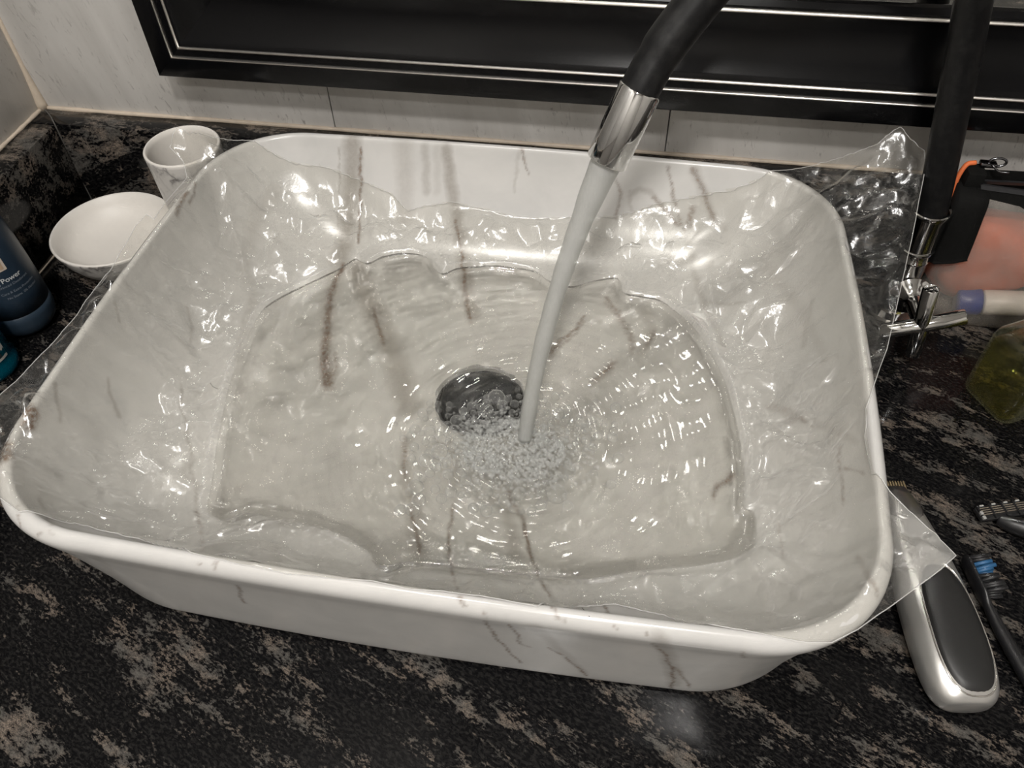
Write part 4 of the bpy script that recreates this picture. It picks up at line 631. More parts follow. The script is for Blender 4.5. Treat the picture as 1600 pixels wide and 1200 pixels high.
def water_mat():
    m = M('clear_water')
    pz = m.pos()
    n1 = m.noise(pz, 130, 3, 0.55, 0.8)
    bp = m.bump(n1, 0.1, 0.0005)
    fr = m.fresnel(0.035, 1.0, bp)
    gl = m.n('BsdfGlossy'); m.set(gl, 'Roughness', 0.012); m.set(gl, 'Normal', bp)
    tr = m.n('BsdfTransparent'); m.set(tr, 'Color', (0.96, 0.955, 0.942))
    rf = m.n('BsdfRefraction'); rf.inputs['IOR'].default_value = 1.16; m.set(rf, 'Normal', bp); m.set(rf, 'Roughness', 0.0); m.set(rf, 'Color', (0.968, 0.961, 0.95))
    return m.surf(m.mixsh(fr, m.mixsh(0.62, tr, rf), gl))
def make_water():
    h = GH
    r = np.hypot(GX - IMPACT[0], GY - IMPACT[1])
    th = np.arctan2(GY - IMPACT[1], GX - IMPACT[0])
    z = np.full(GX.shape, WZ)
    ph = 1.3 * np.sin(3 * th + 1) + .8 * np.sin(5 * th)
    z += .00055 * np.exp(-r / .060) * np.sin(2 * np.pi * r / .0085 + ph)
    z += .00014 * np.exp(-r / .10) * np.sin(2 * np.pi * r / .014 + 2 * ph)
    for k in range(16):
        a = rngn.uniform(0, 6.28); L = rngn.uniform(.020, .050); z += rngn.uniform(.00005, .00013) * np.sin(2 * np.pi * (GX * math.cos(a) + GY * math.sin(a)) / L + rngn.uniform(0, 6))
    for k in range(14):
        a = rngn.uniform(0, 6.28); L = rngn.uniform(.007, .014); z += rngn.uniform(.000005, .000016) * np.sin(2 * np.pi * (GX * math.cos(a) + GY * math.sin(a)) / L + rngn.uniform(0, 6))
    z -= .0012 * np.exp(-(r / .006) ** 2)
    z += .0006 * np.exp(-((r - .010) / .005) ** 2)
    # rounded bank of water held against the sheet, dipping to nothing at the very edge
    dn = -SDW
    z += .0029 * np.exp(-((dn - .0030) / .0018) ** 2) - .0016 * np.clip(1 - dn / .0018, 0, 1)
    V, F, used = grid_patch(GX, GY, z, SDW, WNX, WNY, h)
    o = mobj('water_pool', V, F, water_mat()); o.cycles.is_caustics_caster = True
    return tag(o, 'rippled shallow pool of clear water held in the plastic sheet', 'water', kind='thing'), z
WATER, WSURF = make_water()
def water_z(x, y):
    i = min(max(int((x - gx[0]) / GH), 0), len(gx) - 1); j = min(max(int((y - gy[0]) / GH), 0), len(gy) - 1); return WSURF[i, j]

def bubble_mat(name, milk):
    m = M(name)
    lw = m.n('LayerWeight'); lw.inputs['Blend'].default_value = 0.5
    f = m.ramp((lw, 'Facing'), [(0.0, 0.03), (0.5, 0.06), (0.74, 0.55), (1.0, 1.0)])
    gl = m.n('BsdfGlossy'); m.set(gl, 'Roughness', 0.02)
    df = m.n('BsdfDiffuse'); m.set(df, 'Color', (0.9, 0.9, 0.88))
    tr = m.n('BsdfTransparent'); nz = m.noise(m.objc(), 5, 1)
    m.set(tr, 'Color', m.mix(nz, (0.95, 0.96, 0.95), (0.99, 0.99, 0.99)))
    return m.surf(m.mixsh(f, m.mixsh(milk, tr, df), m.mixsh(0.5, gl, df)))
BUB = bubble_mat('bubble_skin', 0.03); FOAM = bubble_mat('foam_skin', 0.11)
def make_bubbles():
    v, f = lathe([(0, 1)] + [(math.sin(a), math.cos(a)) for a in np.linspace(.25, 2.2, 9)], (0, 0, 0), 18)
    me = bpy.data.meshes.new('bubble'); me.from_pydata([tuple(q) for q in v], [], f); me.materials.append(BUB)
    me.polygons.foreach_set('use_smooth', [True] * len(me.polygons))
    rng = random.Random(5); spots = [(x, y, r) for x, y, r in BUBBLE_SPOTS]
    def free(x, y, r, k=.8): return all((x - a) ** 2 + (y - b) ** 2 > (k * (r + c)) ** 2 for a, b, c in spots)
    tries = 0
    while len(spots) < 298 and tries < 20000:
        tries += 1
        a = rng.uniform(0, 6.283); q = abs(rng.gauss(0, 1)); d = .010 + .019 * q
        x = IMPACT[0] - .012 + d * math.cos(a) * 1.25; y = IMPACT[1] - .004 + d * math.sin(a) * 1.0
        r = rng.choice((.0014, .0017, .0020, .0024, .0030)) * rng.uniform(.85, 1.15)
        if math.hypot(x - DRAIN[0], y - DRAIN[1]) < .0265: continue
        if free(x, y, r, .85) and (x - IMPACT[0]) ** 2 + (y - IMPACT[1]) ** 2 > .00008: spots.append((x, y, r))
    for x, y, r in spots:
        o = bpy.data.objects.new('bubble', me); COL.objects.link(o); o.parent = WATER
        o.location = (x, y, water_z(x, y) + r * rng.uniform(-.1, .35)); o.scale = (r * 1.12, r * 1.12, r * rng.uniform(.8, 1.05)); o.rotation_euler = (rng.uniform(-.2, .2), rng.uniform(-.2, .2), rng.uniform(0, 6))
    # the froth between them
    V = []; F = []
    bv, bf = lathe([(0, 1)] + [(math.sin(a), math.cos(a)) for a in np.linspace(.5, 2.0, 4)], (0, 0, 0), 8)
    n = 0
    while n < 2300:
        a = rng.uniform(0, 6.283); d = .024 * math.sqrt(rng.random()) * rng.choice((1, 1, 1, 1.3, 1.7))
        x = IMPACT[0] - .006 + d * math.cos(a) * 1.35; y = IMPACT[1] - .010 + d * math.sin(a) * 1.0
        if math.hypot(x - DRAIN[0], y - DRAIN[1]) < .0275 and rng.random() < .97: continue
        r = rng.choice((.0006, .0008, .0010, .0013)) * rng.uniform(.8, 1.2); z = water_z(x, y) + rng.uniform(-.0004, .0009) + .0012 * max(0, 1 - d / .02)
        b0 = len(V); V += [(x + q.x * r, y + q.y * r, z + q.z * r) for q in bv]; F += [tuple(i + b0 for i in t) for t in bf]; n += 1
    o = mobj('foam', V, F, FOAM, WATER); o['kind'] = 'stuff'
make_bubbles()
# ------------------------------------------------------------------ faucet
CHROME = (lambda m: m.surf(m.pbsdf(m.mix(m.noise(m.objc(), 40, 3), (0.62, 0.62, 0.62), (0.74, 0.74, 0.73)), 0.07, 1.0)))(M('chrome'))
RUBBER = (lambda m: m.surf(m.pbsdf(m.mix(m.ramp(m.noise(m.pos(), 160, 5, .7), [(.45, 0.), (.8, 1.)]), (0.005, 0.005, 0.0055), (0.018, 0.0175, 0.017)), 0.42, 0, 0.25, m.bump(m.noise(m.pos(), 500, 3), .08, .0003))))(M('black_rubber'))
NOZ0 = Vector((0.0769, 0.008, 0.2140)); NOZ1 = Vector((0.0899, 0.020, 0.2479))
fa = thing('faucet', (0.30, 0.16, 0.0), 'tap with chrome body and cross handle and a looping black hose spout', 'faucet')
v, f = lathe([(0, .0002), (.021, .0002), (.021, .003), (.0195, .005), (.013, .006), (.0118, .008), (.0118, .052), (.0122, .053), (.0122, .0545), (.0116, .0555), (.0116, .062), (0, .062)], (.30, .16, 0), 48)
auto_smooth(mobj('body', v, f, CHROME, fa))
ax = Vector((0.2990 - 0.3003, 0.0, 0.094 - 0.060)); b0 = Vector((.3003, .16, .0605))
v, f = lathe([(0, .0), (.0122, .0), (.0128, .0012), (.0128, .0030), (.0118, .0035), (.0120, .008), (.0130, .031), (.0138, .0335), (.0138, .0355), (.0128, .0360), (.0112, .0350), (.0112, .028), (0, .028)], b0, 48, ax)
auto_smooth(mobj('collar', v, f, CHROME, fa))
hose = [(.2995, .16, .088), (.2990, .16, .096), (.2905, .161, .145), (.2835, .161, .182), (.2755, .159, .222), (.262, .150, .270), (.240, .132, .314), (.207, .106, .343),
        (.172, .078, .345), (.142, .055, .322), (.1165, .040, .289), (.0995, .0295, .266), (.0905, .0210, .2495), (.0880, .0185, .2430)]
hp = spline(hose, 90)
v, f = tube(hp, [.0105 if t < .86 else .0099 for t in np.linspace(0, 1, 90)], 32)
mobj('hose', v, f, RUBBER, fa)
nx_ = (NOZ1 - NOZ0); L = nx_.length
v, f = lathe([(.0082, .003), (.0096, .0004), (.0103, .0), (.0108, .0006), (.0108, L - .001), (.0105, L), (.0100, L + .0003), (.0095, L - .004), (0, L - .004)], NOZ0, 56, nx_)
nz = auto_smooth(mobj('nozzle', v, f, CHROME, fa))
v, f = lathe([(0, .0028), (.0084, .0028)], NOZ0, 32, nx_); mobj('aerator', v, f, plain('aerator_mesh', (0.25, 0.25, 0.25), 0.5, 0.6, grain=.3), nz)
# valve and cross handle
hc = Vector((0.3015, 0.100, 0.0400)); s0 = Vector((0.3002, 0.152, 0.0335)); sd_ = (hc - s0)
v, f = lathe([(.0085, -.004), (.0085, .012), (.0088, .0135), (.0125, .014), (.0150, .0150), (.0153, .0165), (.0120, .0190), (.0075, .0215), (.0058, .024), (.0052, .0300), (.0055, sd_.length), (0, sd_.length)], s0, 40, sd_)
auto_smooth(mobj('valve', v, f, CHROME, fa), 30)
hh = thing('cross_handle', (0, 0, 0), None, None); hh.parent = fa; hh.location = hc - Vector((.30, .16, 0))
sdn = sd_.normalized()
for d, Ln in (((.0265, 0, .0108), .0285), ((-.0265, 0, -.0085), .0265), ((-.0030, 0, .031), .0315), ((.0030, 0, -.031), .0265)):
    d = Vector(d); d = (d - sdn * d.dot(sdn)).normalized()
    v, f = lathe([(0, -.001), (.0056, -.001), (.0056, Ln - .0008), (.0051, Ln), (.0046, Ln - .0006), (.0040, Ln - .0055), (0, Ln - .0065)], hc, 28, d)
    auto_smooth(mobj('handle_arm', v, f, CHROME, hh))

# falling water
def stream_mat():
    m = M('falling_water')
    t = m.objc((1, 1, .06)); nz = m.noise(t, 900, 3, .6)
    df = m.n('BsdfDiffuse'); m.set(df, 'Color', m.mix(nz, (0.56, 0.56, 0.55), (0.74, 0.74, 0.72)))
    tl = m.n('BsdfTranslucent'); m.set(tl, 'Color', (0.72, 0.72, 0.7))
    tr = m.n('BsdfTransparent'); m.set(tr, 'Color', (0.93, 0.94, 0.92))
    lw = m.n('LayerWeight'); lw.inputs['Blend'].default_value = 0.4
    a = m.math('SUBTRACT', 0.80, m.math('MULTIPLY', (lw, 'Facing'), 0.6), True)
    fr = m.fresnel(0.01); gl = m.n('BsdfGlossy'); m.set(gl, 'Roughness', 0.3)
    return m.surf(m.mixsh(fr, m.mixsh(a, tr, m.mixsh(0.45, df, tl)), gl))
p0 = NOZ0 + nx_.normalized() * .002; p1 = Vector((IMPACT[0], IMPACT[1], WZ - .001)); v0 = -nx_.normalized()
pts = []; rad = []
for k in range(70):
    t = k / 69; b = p0 * (1 - t) ** 2 + (p0 + v0 * .085) * 2 * t * (1 - t) + p1 * t * t
    pts.append(b); rad.append((.0080 - .0024 * min(1, t * 3.2) - .0010 * t) * (1 + .03 * math.sin(t * 23) + .02 * math.sin(t * 51 + 1)))
v, f = tube(pts, rad, 28)
tag(mobj('water_stream', v, f, stream_mat()), 'pale column of water falling from the chrome nozzle into the pool', 'water', kind='thing')

# ------------------------------------------------------------------ marbled tumbler and dish
def marble_glaze(name, scale):
    m = M(name); pz = m.pos()
    d = m.noise(pz, 24, 4, .6); mp = m.n('VectorMath', operation='ADD'); m.set(mp, 0, (pz, 0))
    sc_ = m.n('VectorMath', operation='SCALE'); m.set(sc_, 0, (d, 1)); sc_.inputs['Scale'].default_value = .05; m.set(mp, 1, (sc_, 0))
    vo = m.n('TexVoronoi', feature='DISTANCE_TO_EDGE'); m.set(vo, 'Vector', (mp, 0)); vo.inputs['Scale'].default_value = scale
    ln = m.ramp((vo, 'Distance'), [(0.0, 1.0), (0.05, 0.45), (0.16, 0.0)])
    k = m.math('MULTIPLY', ln, m.ramp(m.noise(pz, 30, 3), [(.42, 0.), (.62, 1.)]))
    col = m.mix(k, (0.60, 0.575, 0.54), (0.13, 0.12, 0.115))
    return m.surf(m.pbsdf(col, 0.3, 0, .4))
GLAZE = marble_glaze('grey_veined_glaze', 55)
CREAM = plain('matt_white_glaze', (0.66, 0.63, 0.585), 0.42, 0, 0.35, grain=.03, gscale=60)
def pot(name, profile, n_out, c, label, cat):
    v, f = lathe(profile, c, 72); o = mobj(name, v, f, GLAZE); o.data.materials.append(CREAM)
    for i, p in enumerate(o.data.polygons):
        if i // 72 >= n_out: p.material_index = 1
    return tag(o, label, cat)
pot('tumbler', [(0, .0006), (.0235, .0006), (.0255, .002), (.0262, .006), (.0275, .04), (.0292, .088), (.0298, .096), (.0298, .0985), (.0287, .0998), (.0275, .0990), (.0268, .095), (.0250, .05), (.0238, .012), (.020, .008), (0, .0075)],
    7, (-.2665, .1600, 0), 'white ceramic tumbler with grey marbling standing behind the dish', 'tumbler')
pot('soap_dish', [(0, .0006), (.033, .0006), (.0355, .0025), (.041, .008), (.0470, .018), (.0505, .0285), (.0508, .0305), (.0497, .0315), (.0485, .0309), (.046, .0245), (.038, .0155), (.025, .0110), (0, .0098)],
    6, (-.3410, .1335, 0), 'shallow round white dish with grey marbling beside the backsplash corner', 'dish')

# ------------------------------------------------------------------ bottles by the side wall
def text_mesh(body, size, bold=False):
    cu = bpy.data.curves.new('lettering', 'FONT'); cu.body = body; cu.size = size; cu.resolution_u = 3; cu.offset = .00008 if bold else 0
    o = bpy.data.objects.new('lettering', cu); COL.objects.link(o)
    me = bpy.data.meshes.new_from_object(o.evaluated_get(bpy.context.evaluated_depsgraph_get()))
    bpy.data.objects.remove(o); bpy.data.curves.remove(cu)
    bm = bmesh.new(); bm.from_mesh(me); bpy.data.meshes.remove(me)
    bmesh.ops.triangulate(bm, faces=bm.faces[:])
    bmesh.ops.subdivide_edges(bm, edges=[e for e in bm.edges if e.calc_length() > size * .3], cuts=2)
    return bm
def wrap_text(name, body, size, c, rfun, a_end, z, mat, parent, bold=False):
    """letters bent round an upright bottle; a_end is the angle (from +x) where the line ends"""
    bm = text_mesh(body, size, bold); w_ = max(v_.co.x for v_ in bm.verts)
    for v_ in bm.verts:
        zz = z + v_.co.y; r = rfun(zz) + .00025; a = a_end - (w_ - v_.co.x) / r
        v_.co = Vector((c[0] + r * math.cos(a), c[1] + r * math.sin(a), zz))
    return bmobj(name, bm, mat, parent)
def interp(prof, z): return float(np.interp(z, [h for r, h in prof if r > .001], [r for r, h in prof if r > .001]))
NAVY = plain('navy_plastic', (0.017, 0.031, 0.050), 0.38, 0, .4, grain=.08, gscale=30)
NAVYCAP = plain('navy_cap', (0.022, 0.037, 0.056), 0.42, 0, .4, grain=.08, gscale=30)
OFFW = plain('pale_print', (0.55, 0.57, 0.58), 0.5, grain=.05); DIMW = plain('grey_print', (0.22, 0.25, 0.29), 0.5, grain=.05)
bc = (-.3785, .0440, 0)
cap_p = [(0, .0004), (.012, .0006), (.0185, .0030), (.0225, .0075), (.0242, .0135), (.0246, .0190), (.0246, .0250)]
bod_p = [(.0246, .0254), (.0246, .042), (.0243, .060), (.0236, .080), (.0222, .098), (.0195, .109), (.012, .115), (0, .116)]
bt = thing('deodorant_bottle', (*bc[:2], 0), 'navy blue deodorant bottle standing on its cap by the side wall', 'bottle')
v, f = lathe(cap_p + [(.0240, .0253)], bc, 56); mobj('cap', v, f, NAVYCAP, bt)
v, f = lathe([(.0240, .0253)] + bod_p, bc, 56); mobj('bottle_body', v, f, NAVY, bt)
rf_ = lambda z: interp(bod_p, z)
A0 = math.radians(4)
wrap_text('lettering', 'ng Power', .0058, bc, rf_, A0 - .21, .0585, OFFW, bt, True)
wrap_text('lettering', 'Advanced Deodorant', .0030, bc, rf_, A0 - .04, .0545, DIMW, bt)
wrap_text('lettering', 'Care & Extra Protection', .0028, bc, rf_, A0 + .08, .0485, DIMW, bt)
wrap_text('lettering', 'No Stains  0% Alcohol', .0028, bc, rf_, A0 + .08, .0440, DIMW, bt)
def wrap_patch(name, c, rfun, a0, a1, z0, z1, mat, parent, n=12, off=.0003):
    V = []; F = []
    for i in range(n + 1):
        a = a0 + (a1 - a0) * i / n
        for z in (z0, z1):
            r = rfun(z) + off; V.append((c[0] + r * math.cos(a), c[1] + r * math.sin(a), z))
    for i in range(n): F.append((2 * i, 2 * i + 2, 2 * i + 3, 2 * i + 1))
    return mobj(name, V, F, mat, parent)
lab = wrap_patch('label', bc, rf_, -1.6, -.42, .0680, .0850, plain('cream_label', (0.55, 0.47, 0.40), .5, grain=.05), bt)
wrap_patch('label_picture', bc, rf_, -1.6, -.50, .0695, .0835, plain('tan_picture', (0.42, 0.30, 0.20), .5, grain=.3, gscale=120), lab, off=.0005)

def tint_plastic(name, col, ior=1.45, rough=.05, body=.0, bodycol=(1, 1, 1)):
    m = M(name); nzz = m.noise(m.objc(), 12, 2)
    tr = m.n('BsdfTransparent'); m.set(tr, 'Color', m.mix(nzz, col, tuple(min(1, c * 1.06) for c in col)))
    gl = m.n('BsdfGlossy'); m.set(gl, 'Roughness', rough)
    fr = m.fresnel(((ior - 1) / (ior + 1)) ** 2)
    inner = tr
    if body:
        df = m.n('BsdfDiffuse'); m.set(df, 'Color', bodycol); inner = m.mixsh(body, tr, df)
    return m.surf(m.mixsh(fr, inner, gl))
def edge_plastic(name, col, edge, f0, amount):
    # see-through plastic; edge colour painted by view angle imitates light piped along it
    m = M(name); nzz = m.noise(m.objc(), 12, 2)
    tr = m.n('BsdfTransparent'); m.set(tr, 'Color', m.mix(nzz, col, tuple(min(1, c * 1.04) for c in col)))
    df = m.n('BsdfDiffuse'); m.set(df, 'Color', edge)
    lw = m.n('LayerWeight'); lw.inputs['Blend'].default_value = 0.5
    k = m.math('MULTIPLY', m.ramp((lw, 'Facing'), [(0.45, 0.03), (0.8, 0.35), (1.0, 1.0)]), amount)
    gl = m.n('BsdfGlossy'); m.set(gl, 'Roughness', 0.08)
    return m.surf(m.mixsh(m.fresnel(f0), m.mixsh(k, tr, df), gl))
tc = (-.3790, -.0075, 0)
tt_ = thing('teal_bottle', (*tc[:2], 0), 'see-through teal bottle with a barcode label at the edge of the picture', 'bottle')
tp = [(0, .0004), (.0165, .0004), (.0200, .0018), (.0214, .0050), (.0212, .0090), (.0196, .0125), (.0192, .0150), (.0200, .020), (.0202, .060), (.0190, .072), (.0120, .082), (.009, .086), (.009, .094), (0, .094)]
v, f = lathe(tp, tc, 48); mobj('shell', v, f, tint_plastic('teal_plastic', (0.05, 0.34, 0.42), body=.45, bodycol=(0.0, 0.10, 0.15)), tt_)
rt_ = lambda z: interp(tp[2:], z)
lb = wrap_patch('label', tc, rt_, -1.5, .16, .0165, .0330, plain('white_label', (0.50, 0.47, 0.43), .5, grain=.04), tt_)
blk = plain('black_print', (0.03, 0.03, 0.03), .6, grain=.1)
rb = random.Random(3); a = -1.35
while a < -.16:
    wd = rb.choice((.02, .035, .055)); wrap_patch('barcode_bar', tc, rt_, a, a + wd, .0200, .0285, blk, lb, 2, .0005); a += wd + rb.choice((.02, .03))
wrap_text('barcode_number', '0 4 1 2 5 8 3 9', .0030, tc, lambda z: rt_(z) + .0003, .02, .0295, blk, lb)

# ------------------------------------------------------------------ clear pouch with a zip
def pvc_mat():
    m = M('frosted_vinyl'); pz = m.pos(); n1 = m.noise(pz, 45, 4, .6, .5); n2 = m.noise(pz, 260, 3)
    bp = m.bump(m.math('ADD', n1, m.math('MULTIPLY', n2, .2)), .5, .002)
    tr = m.n('BsdfTransparent'); m.set(tr, 'Color', (0.86, 0.83, 0.79))
    df = m.n('BsdfDiffuse'); m.set(df, 'Color', (0.62, 0.57, 0.52))
    gl = m.n('BsdfGlossy'); m.set(gl, 'Roughness', .22); m.set(gl, 'Normal', bp)
    fr = m.fresnel(0.035, 1.0, bp)
    hf = m.ramp(m.noise(pz, 28, 3), [(.35, .14), (.7, .32)])
    return m.surf(m.mixsh(fr, m.mixsh(hf, tr, df), gl))
FABRIC = (lambda m: m.surf(m.pbsdf(m.mix(m.noise(m.pos(), 900, 2), (0.002, 0.002, 0.002), (0.009, 0.009, 0.0085)), .8, 0, .12, m.bump(m.noise(m.pos(), 1400, 2), .3, .0004))))(M('black_webbing'))
ORANGE = plain('orange_cloth', (0.72, 0.17, 0.055), .6, 0, .3, grain=.12, gscale=70)
bag = thing('toiletry_pouch', (.40, .165, 0), 'clear vinyl toiletry pouch with black zip tapes and orange lining', 'pouch')
BX0, BX1, BY = .3165, .500, .1690
def pouch_sec(x, k, grow=0.0):
    hb, hm, ht, zt = .0215 * k + grow, .0250 * k + grow, .0085 + grow, .105
    pts = spline([(-hb, .0012), (-hb - .002, .010), (-hm, .035), (-hm * .93, .060), (-ht - .006, .088), (-ht, zt), (ht, zt), (ht + .006, .088), (hm * .93, .060), (hm, .035), (hb + .002, .010), (hb, .0012)], 46)
    return [(x, BY + p[0], max(.0008, p[1])) for p in pts]
secs = []
for i in range(26):
    t = i / 25; x = BX0 + (BX1 - BX0) * t; k = min(1, .55 + 3.0 * t) * (1 + .02 * math.sin(t * 19)); secs.append(pouch_sec(x, min(k, 1.03)))
v, f = loft(secs); mobj('vinyl_body', v, f, pvc_mat(), bag)
# black side panel wrapped round the upper end
s2 = []
for i, x in enumerate((.3120, .3140, .3180, .3250, .3320)):
    kk = (.42, .56, .64, .76, .86)[i]
    sec = [q for q in pouch_sec(x, kk, .0014)]
    low = .048 + .012 * i * i / 16
    s2.append([(q[0], q[1], max(q[2], low) + .004) for q in sec])
v, f = loft(s2); mobj('side_panel', v, f, FABRIC, bag)
def strip(name, y, z, h, x0, x1, mat, thick=.0012, lean=0.0, drop=0.0):
    V = []; n = 24; sec = []
    for i in range(n + 1):
        t = i / n; x = x0 + (x1 - x0) * t; yy = y - .011 * math.sin(min(1, t * 1.6) * math.pi * .5) * lean; zz = z - drop * t
        sec.append([(x, yy - thick / 2, zz), (x, yy + thick / 2, zz), (x, yy + thick / 2 + lean * .004, zz + h), (x, yy - thick / 2 + lean * .004, zz + h)])
    v, f = loft(sec); return mobj(name, v, f, mat, bag, False)
strip('zip_tape', BY - .0065, .100, .0120, .3240, BX1, FABRIC, lean=.8)
strip('zip_tape', BY + .0085, .101, .0185, .3200, BX1, FABRIC, lean=-.3)
teeth = plain('zip_teeth', (0.03, 0.03, 0.032), .35, .3, grain=.2)
strip('zip_teeth', BY + .0060, .1100, .0030, .3250, BX1, teeth, .0022, -.3)
strip('zip_teeth', BY - .0040, .1120, .0016, .3260, BX1, teeth, .0018, .8)
strip('lining', BY + .0010, .0970, .0090, .3240, BX1, ORANGE, .0100)
box('end_tab', (.3155, .3275, BY - .0015, BY + .0125, .1080, .1215), FABRIC, bag, .0012)
v, f = tube(spline([(.3170, BY + .001, .080), (.3125, BY + .0015, .098), (.3115, BY + .004, .112), (.3150, BY + .008, .122), (.3210, BY + .0095, .1235)], 24), .0017, 10); mobj('piping', v, f, ORANGE, bag)
dk = plain('gunmetal', (0.16, 0.16, 0.17), .2, 1.0, grain=.1)
zp = box('zip_slider', (.3235, .3345, BY + .0060, BY + .0125, .1215, .1250), dk, bag, .0011)
v, f = tube([(.3345 + .0055 * math.cos(a), BY + .009, .1252 + .0032 * math.sin(a)) for a in np.linspace(0, 6.283, 24)], .0009, 8, False); mobj('pull_ring', v, f, dk, zp)
v, f = tube(spline([(.330, BY + .004, .1255), (.335, BY + .002, .1225), (.341, BY + .001, .1228)], 10), .0008, 8); mobj('pull_tab', v, f, dk, zp)
# what is packed inside
def lump(name, c, r, mat, label, cat, seed=1, amp=.12):
    rr = random.Random(seed); bm = bmesh.new(); bmesh.ops.create_icosphere(bm, subdivisions=4, radius=1)
    ph = [(rr.uniform(2, 6), rr.uniform(2, 6), rr.uniform(2, 6), rr.uniform(0, 6)) for _ in range(5)]
    for q in bm.verts:
        k = 1 + amp * sum(math.sin(a_ * q.co.x + b_ * q.co.y + c_ * q.co.z + d_) for a_, b_, c_, d_ in ph) / 2
        q.co = Vector((c[0] + q.co.x * r[0] * k, c[1] + q.co.y * r[1] * k, max(.002, c[2] + q.co.z * r[2] * k)))
    return tag(bmobj(name, bm, mat, None, True), label, cat)
lump('folded_cloth', (.354, .1725, .052), (.040, .0135, .042), plain('rust_cloth', (0.62, 0.15, 0.07), .7, grain=.2, gscale=60), 'crumpled orange red cloth inside the clear pouch', 'cloth', 3)
lump('folded_cloth', (.452, .1700, .042), (.036, .015, .036), plain('brown_cloth', (0.20, 0.13, 0.09), .7, grain=.2, gscale=60), 'crumpled brown cloth farther inside the clear pouch', 'cloth', 8)
v, f = lathe([(0, 0), (.0095, 0), (.0105, .0015), (.0105, .015), (.0095, .017), (0, .0172)], (.3450, .1610, .0135), 28, (.9, -.05, .12)); tag(mobj('blue_bottle_cap', v, f, plain('cobalt_plastic', (0.02, 0.045, 0.26), .35, grain=.05)), 'blue screw cap lying low inside the clear pouch', 'cap')
v, f = lathe([(0, 0), (.0090, 0), (.0095, .001), (.0095, .040), (.0070, .044), (0, .044)], (.3630, .1600, .0155), 28, (.9, -.05, .12)); tag(mobj('white_tube', v, f, plain('white_tube', (0.72, 0.70, 0.66), .4, grain=.04)), 'white plastic tube joined to the blue cap inside the clear pouch', 'tube')

# ------------------------------------------------------------------ soap pump bottle
pc = Vector((.3690, .0760, 0)); e1 = Vector((.50, -.866, 0)); e2 = Vector((.866, .50, 0))
pb = thing('soap_bottle', (pc.x, pc.y, 0), 'clear square soap bottle half full of yellow green liquid', 'bottle')
def bsec(a, b, r, z): return [tuple(pc + e2 * x + e1 * y + Vector((0, 0, z))) for x, y in rrect2(a, b, r, 9)]
v, f = loft([bsec(.0180, .0160, .006, .0006), bsec(.0225, .0205, .0075, .0020), bsec(.0240, .0220, .0080, .0055), bsec(.0240, .0220, .0080, .0540), bsec(.0230, .0210, .0085, .0585), bsec(.0185, .0170, .0100, .0625), bsec(.0125, .0120, .0105, .0650), bsec(.0105, .0105, .0100, .0680), bsec(.0105, .0105, .0100, .0700)])
mobj('glass_shell', v, f, edge_plastic('clear_plastic', (0.93, 0.93, 0.84), (0.62, 0.62, 0.45), .045, .4), pb)
v, f = loft([bsec(.0170, .0150, .006, .0030), bsec(.0215, .0195, .0070, .0045), bsec(.0222, .0202, .0072, .0075), bsec(.0222, .0202, .0072, .0500)])
mobj('liquid', v, f, edge_plastic('yellow_soap', (0.88, 0.86, 0.58), (0.45, 0.44, 0.15), .006, .2), pb)
neck = plain('white_ribbed_plastic', (0.66, 0.65, 0.63), .4, grain=.03)
prof = [(0, .0655), (.0125, .0655)]
for k in range(9): prof += [(.0125, .0665 + k * .0017), (.0118, .0673 + k * .0017)]
prof += [(.0122, .0825), (.010, .0835), (.0055, .0840), (.0050, .1050), (.009, .1060), (.009, .1120), (0, .1125)]
v, f = lathe(prof, (pc.x, pc.y, 0), 40); pu = auto_smooth(mobj('pump_collar', v, f, neck, pb))
v, f = tube([(pc.x, pc.y, .109), (pc.x + .018, pc.y + .004, .109), (pc.x + .034, pc.y + .008, .106)], [.0045, .0042, .0035], 14); mobj('spout', v, f, neck, pu)

# ------------------------------------------------------------------ hair trimmer
tr_ = thing('hair_trimmer', (.288, -.10, 0), 'silver hair trimmer with a black oval grip lying beside the sink', 'trimmer')
SIL = plain('satin_silver', (0.52, 0.51, 0.49), .30, .75, grain=.05, gscale=30)
axis0 = Vector((.2760, -.0260, 0)); axis1 = Vector((.2965, -.1690, 0)); ta = (axis1 - axis0).normalized(); tb = Vector((-ta.y, ta.x, 0)); TL = (axis1 - axis0).length
def tsec(s, hw, z0, z1, e=2.6, n=36):
    o = axis0 + ta * s; out = []
    for k in range(n):
        q = 2 * math.pi * k / n; c_, s_ = math.cos(q), math.sin(q)
        out.append(tuple(o + tb * (hw * math.copysign(abs(c_) ** (2 / e), c_)) + Vector((0, 0, (z0 + z1) / 2 + (z1 - z0) / 2 * math.copysign(abs(s_) ** (2 / e), s_)))))
    return out
secs = [(.000, .0075, .010, .0150), (.006, .0092, .008, .0170), (.018, .0120, .006, .0190), (.034, .0150, .004, .0215), (.052, .0175, .002, .0240), (.072, .0195, .0008, .0262), (.095, .0205, .0006, .0275), (.112, .0202, .0006, .0270), (.124, .0190, .0010, .0255), (.132, .0165, .0025, .0235), (.1365, .0120, .005, .0205), (.1378, .0060, .008, .0170)]
sp = spline([(a, b, c, d) for a, b, c, d in secs], 50)
v, f = loft([tsec(*q) for q in sp]); mobj('body', v, f, SIL, tr_)
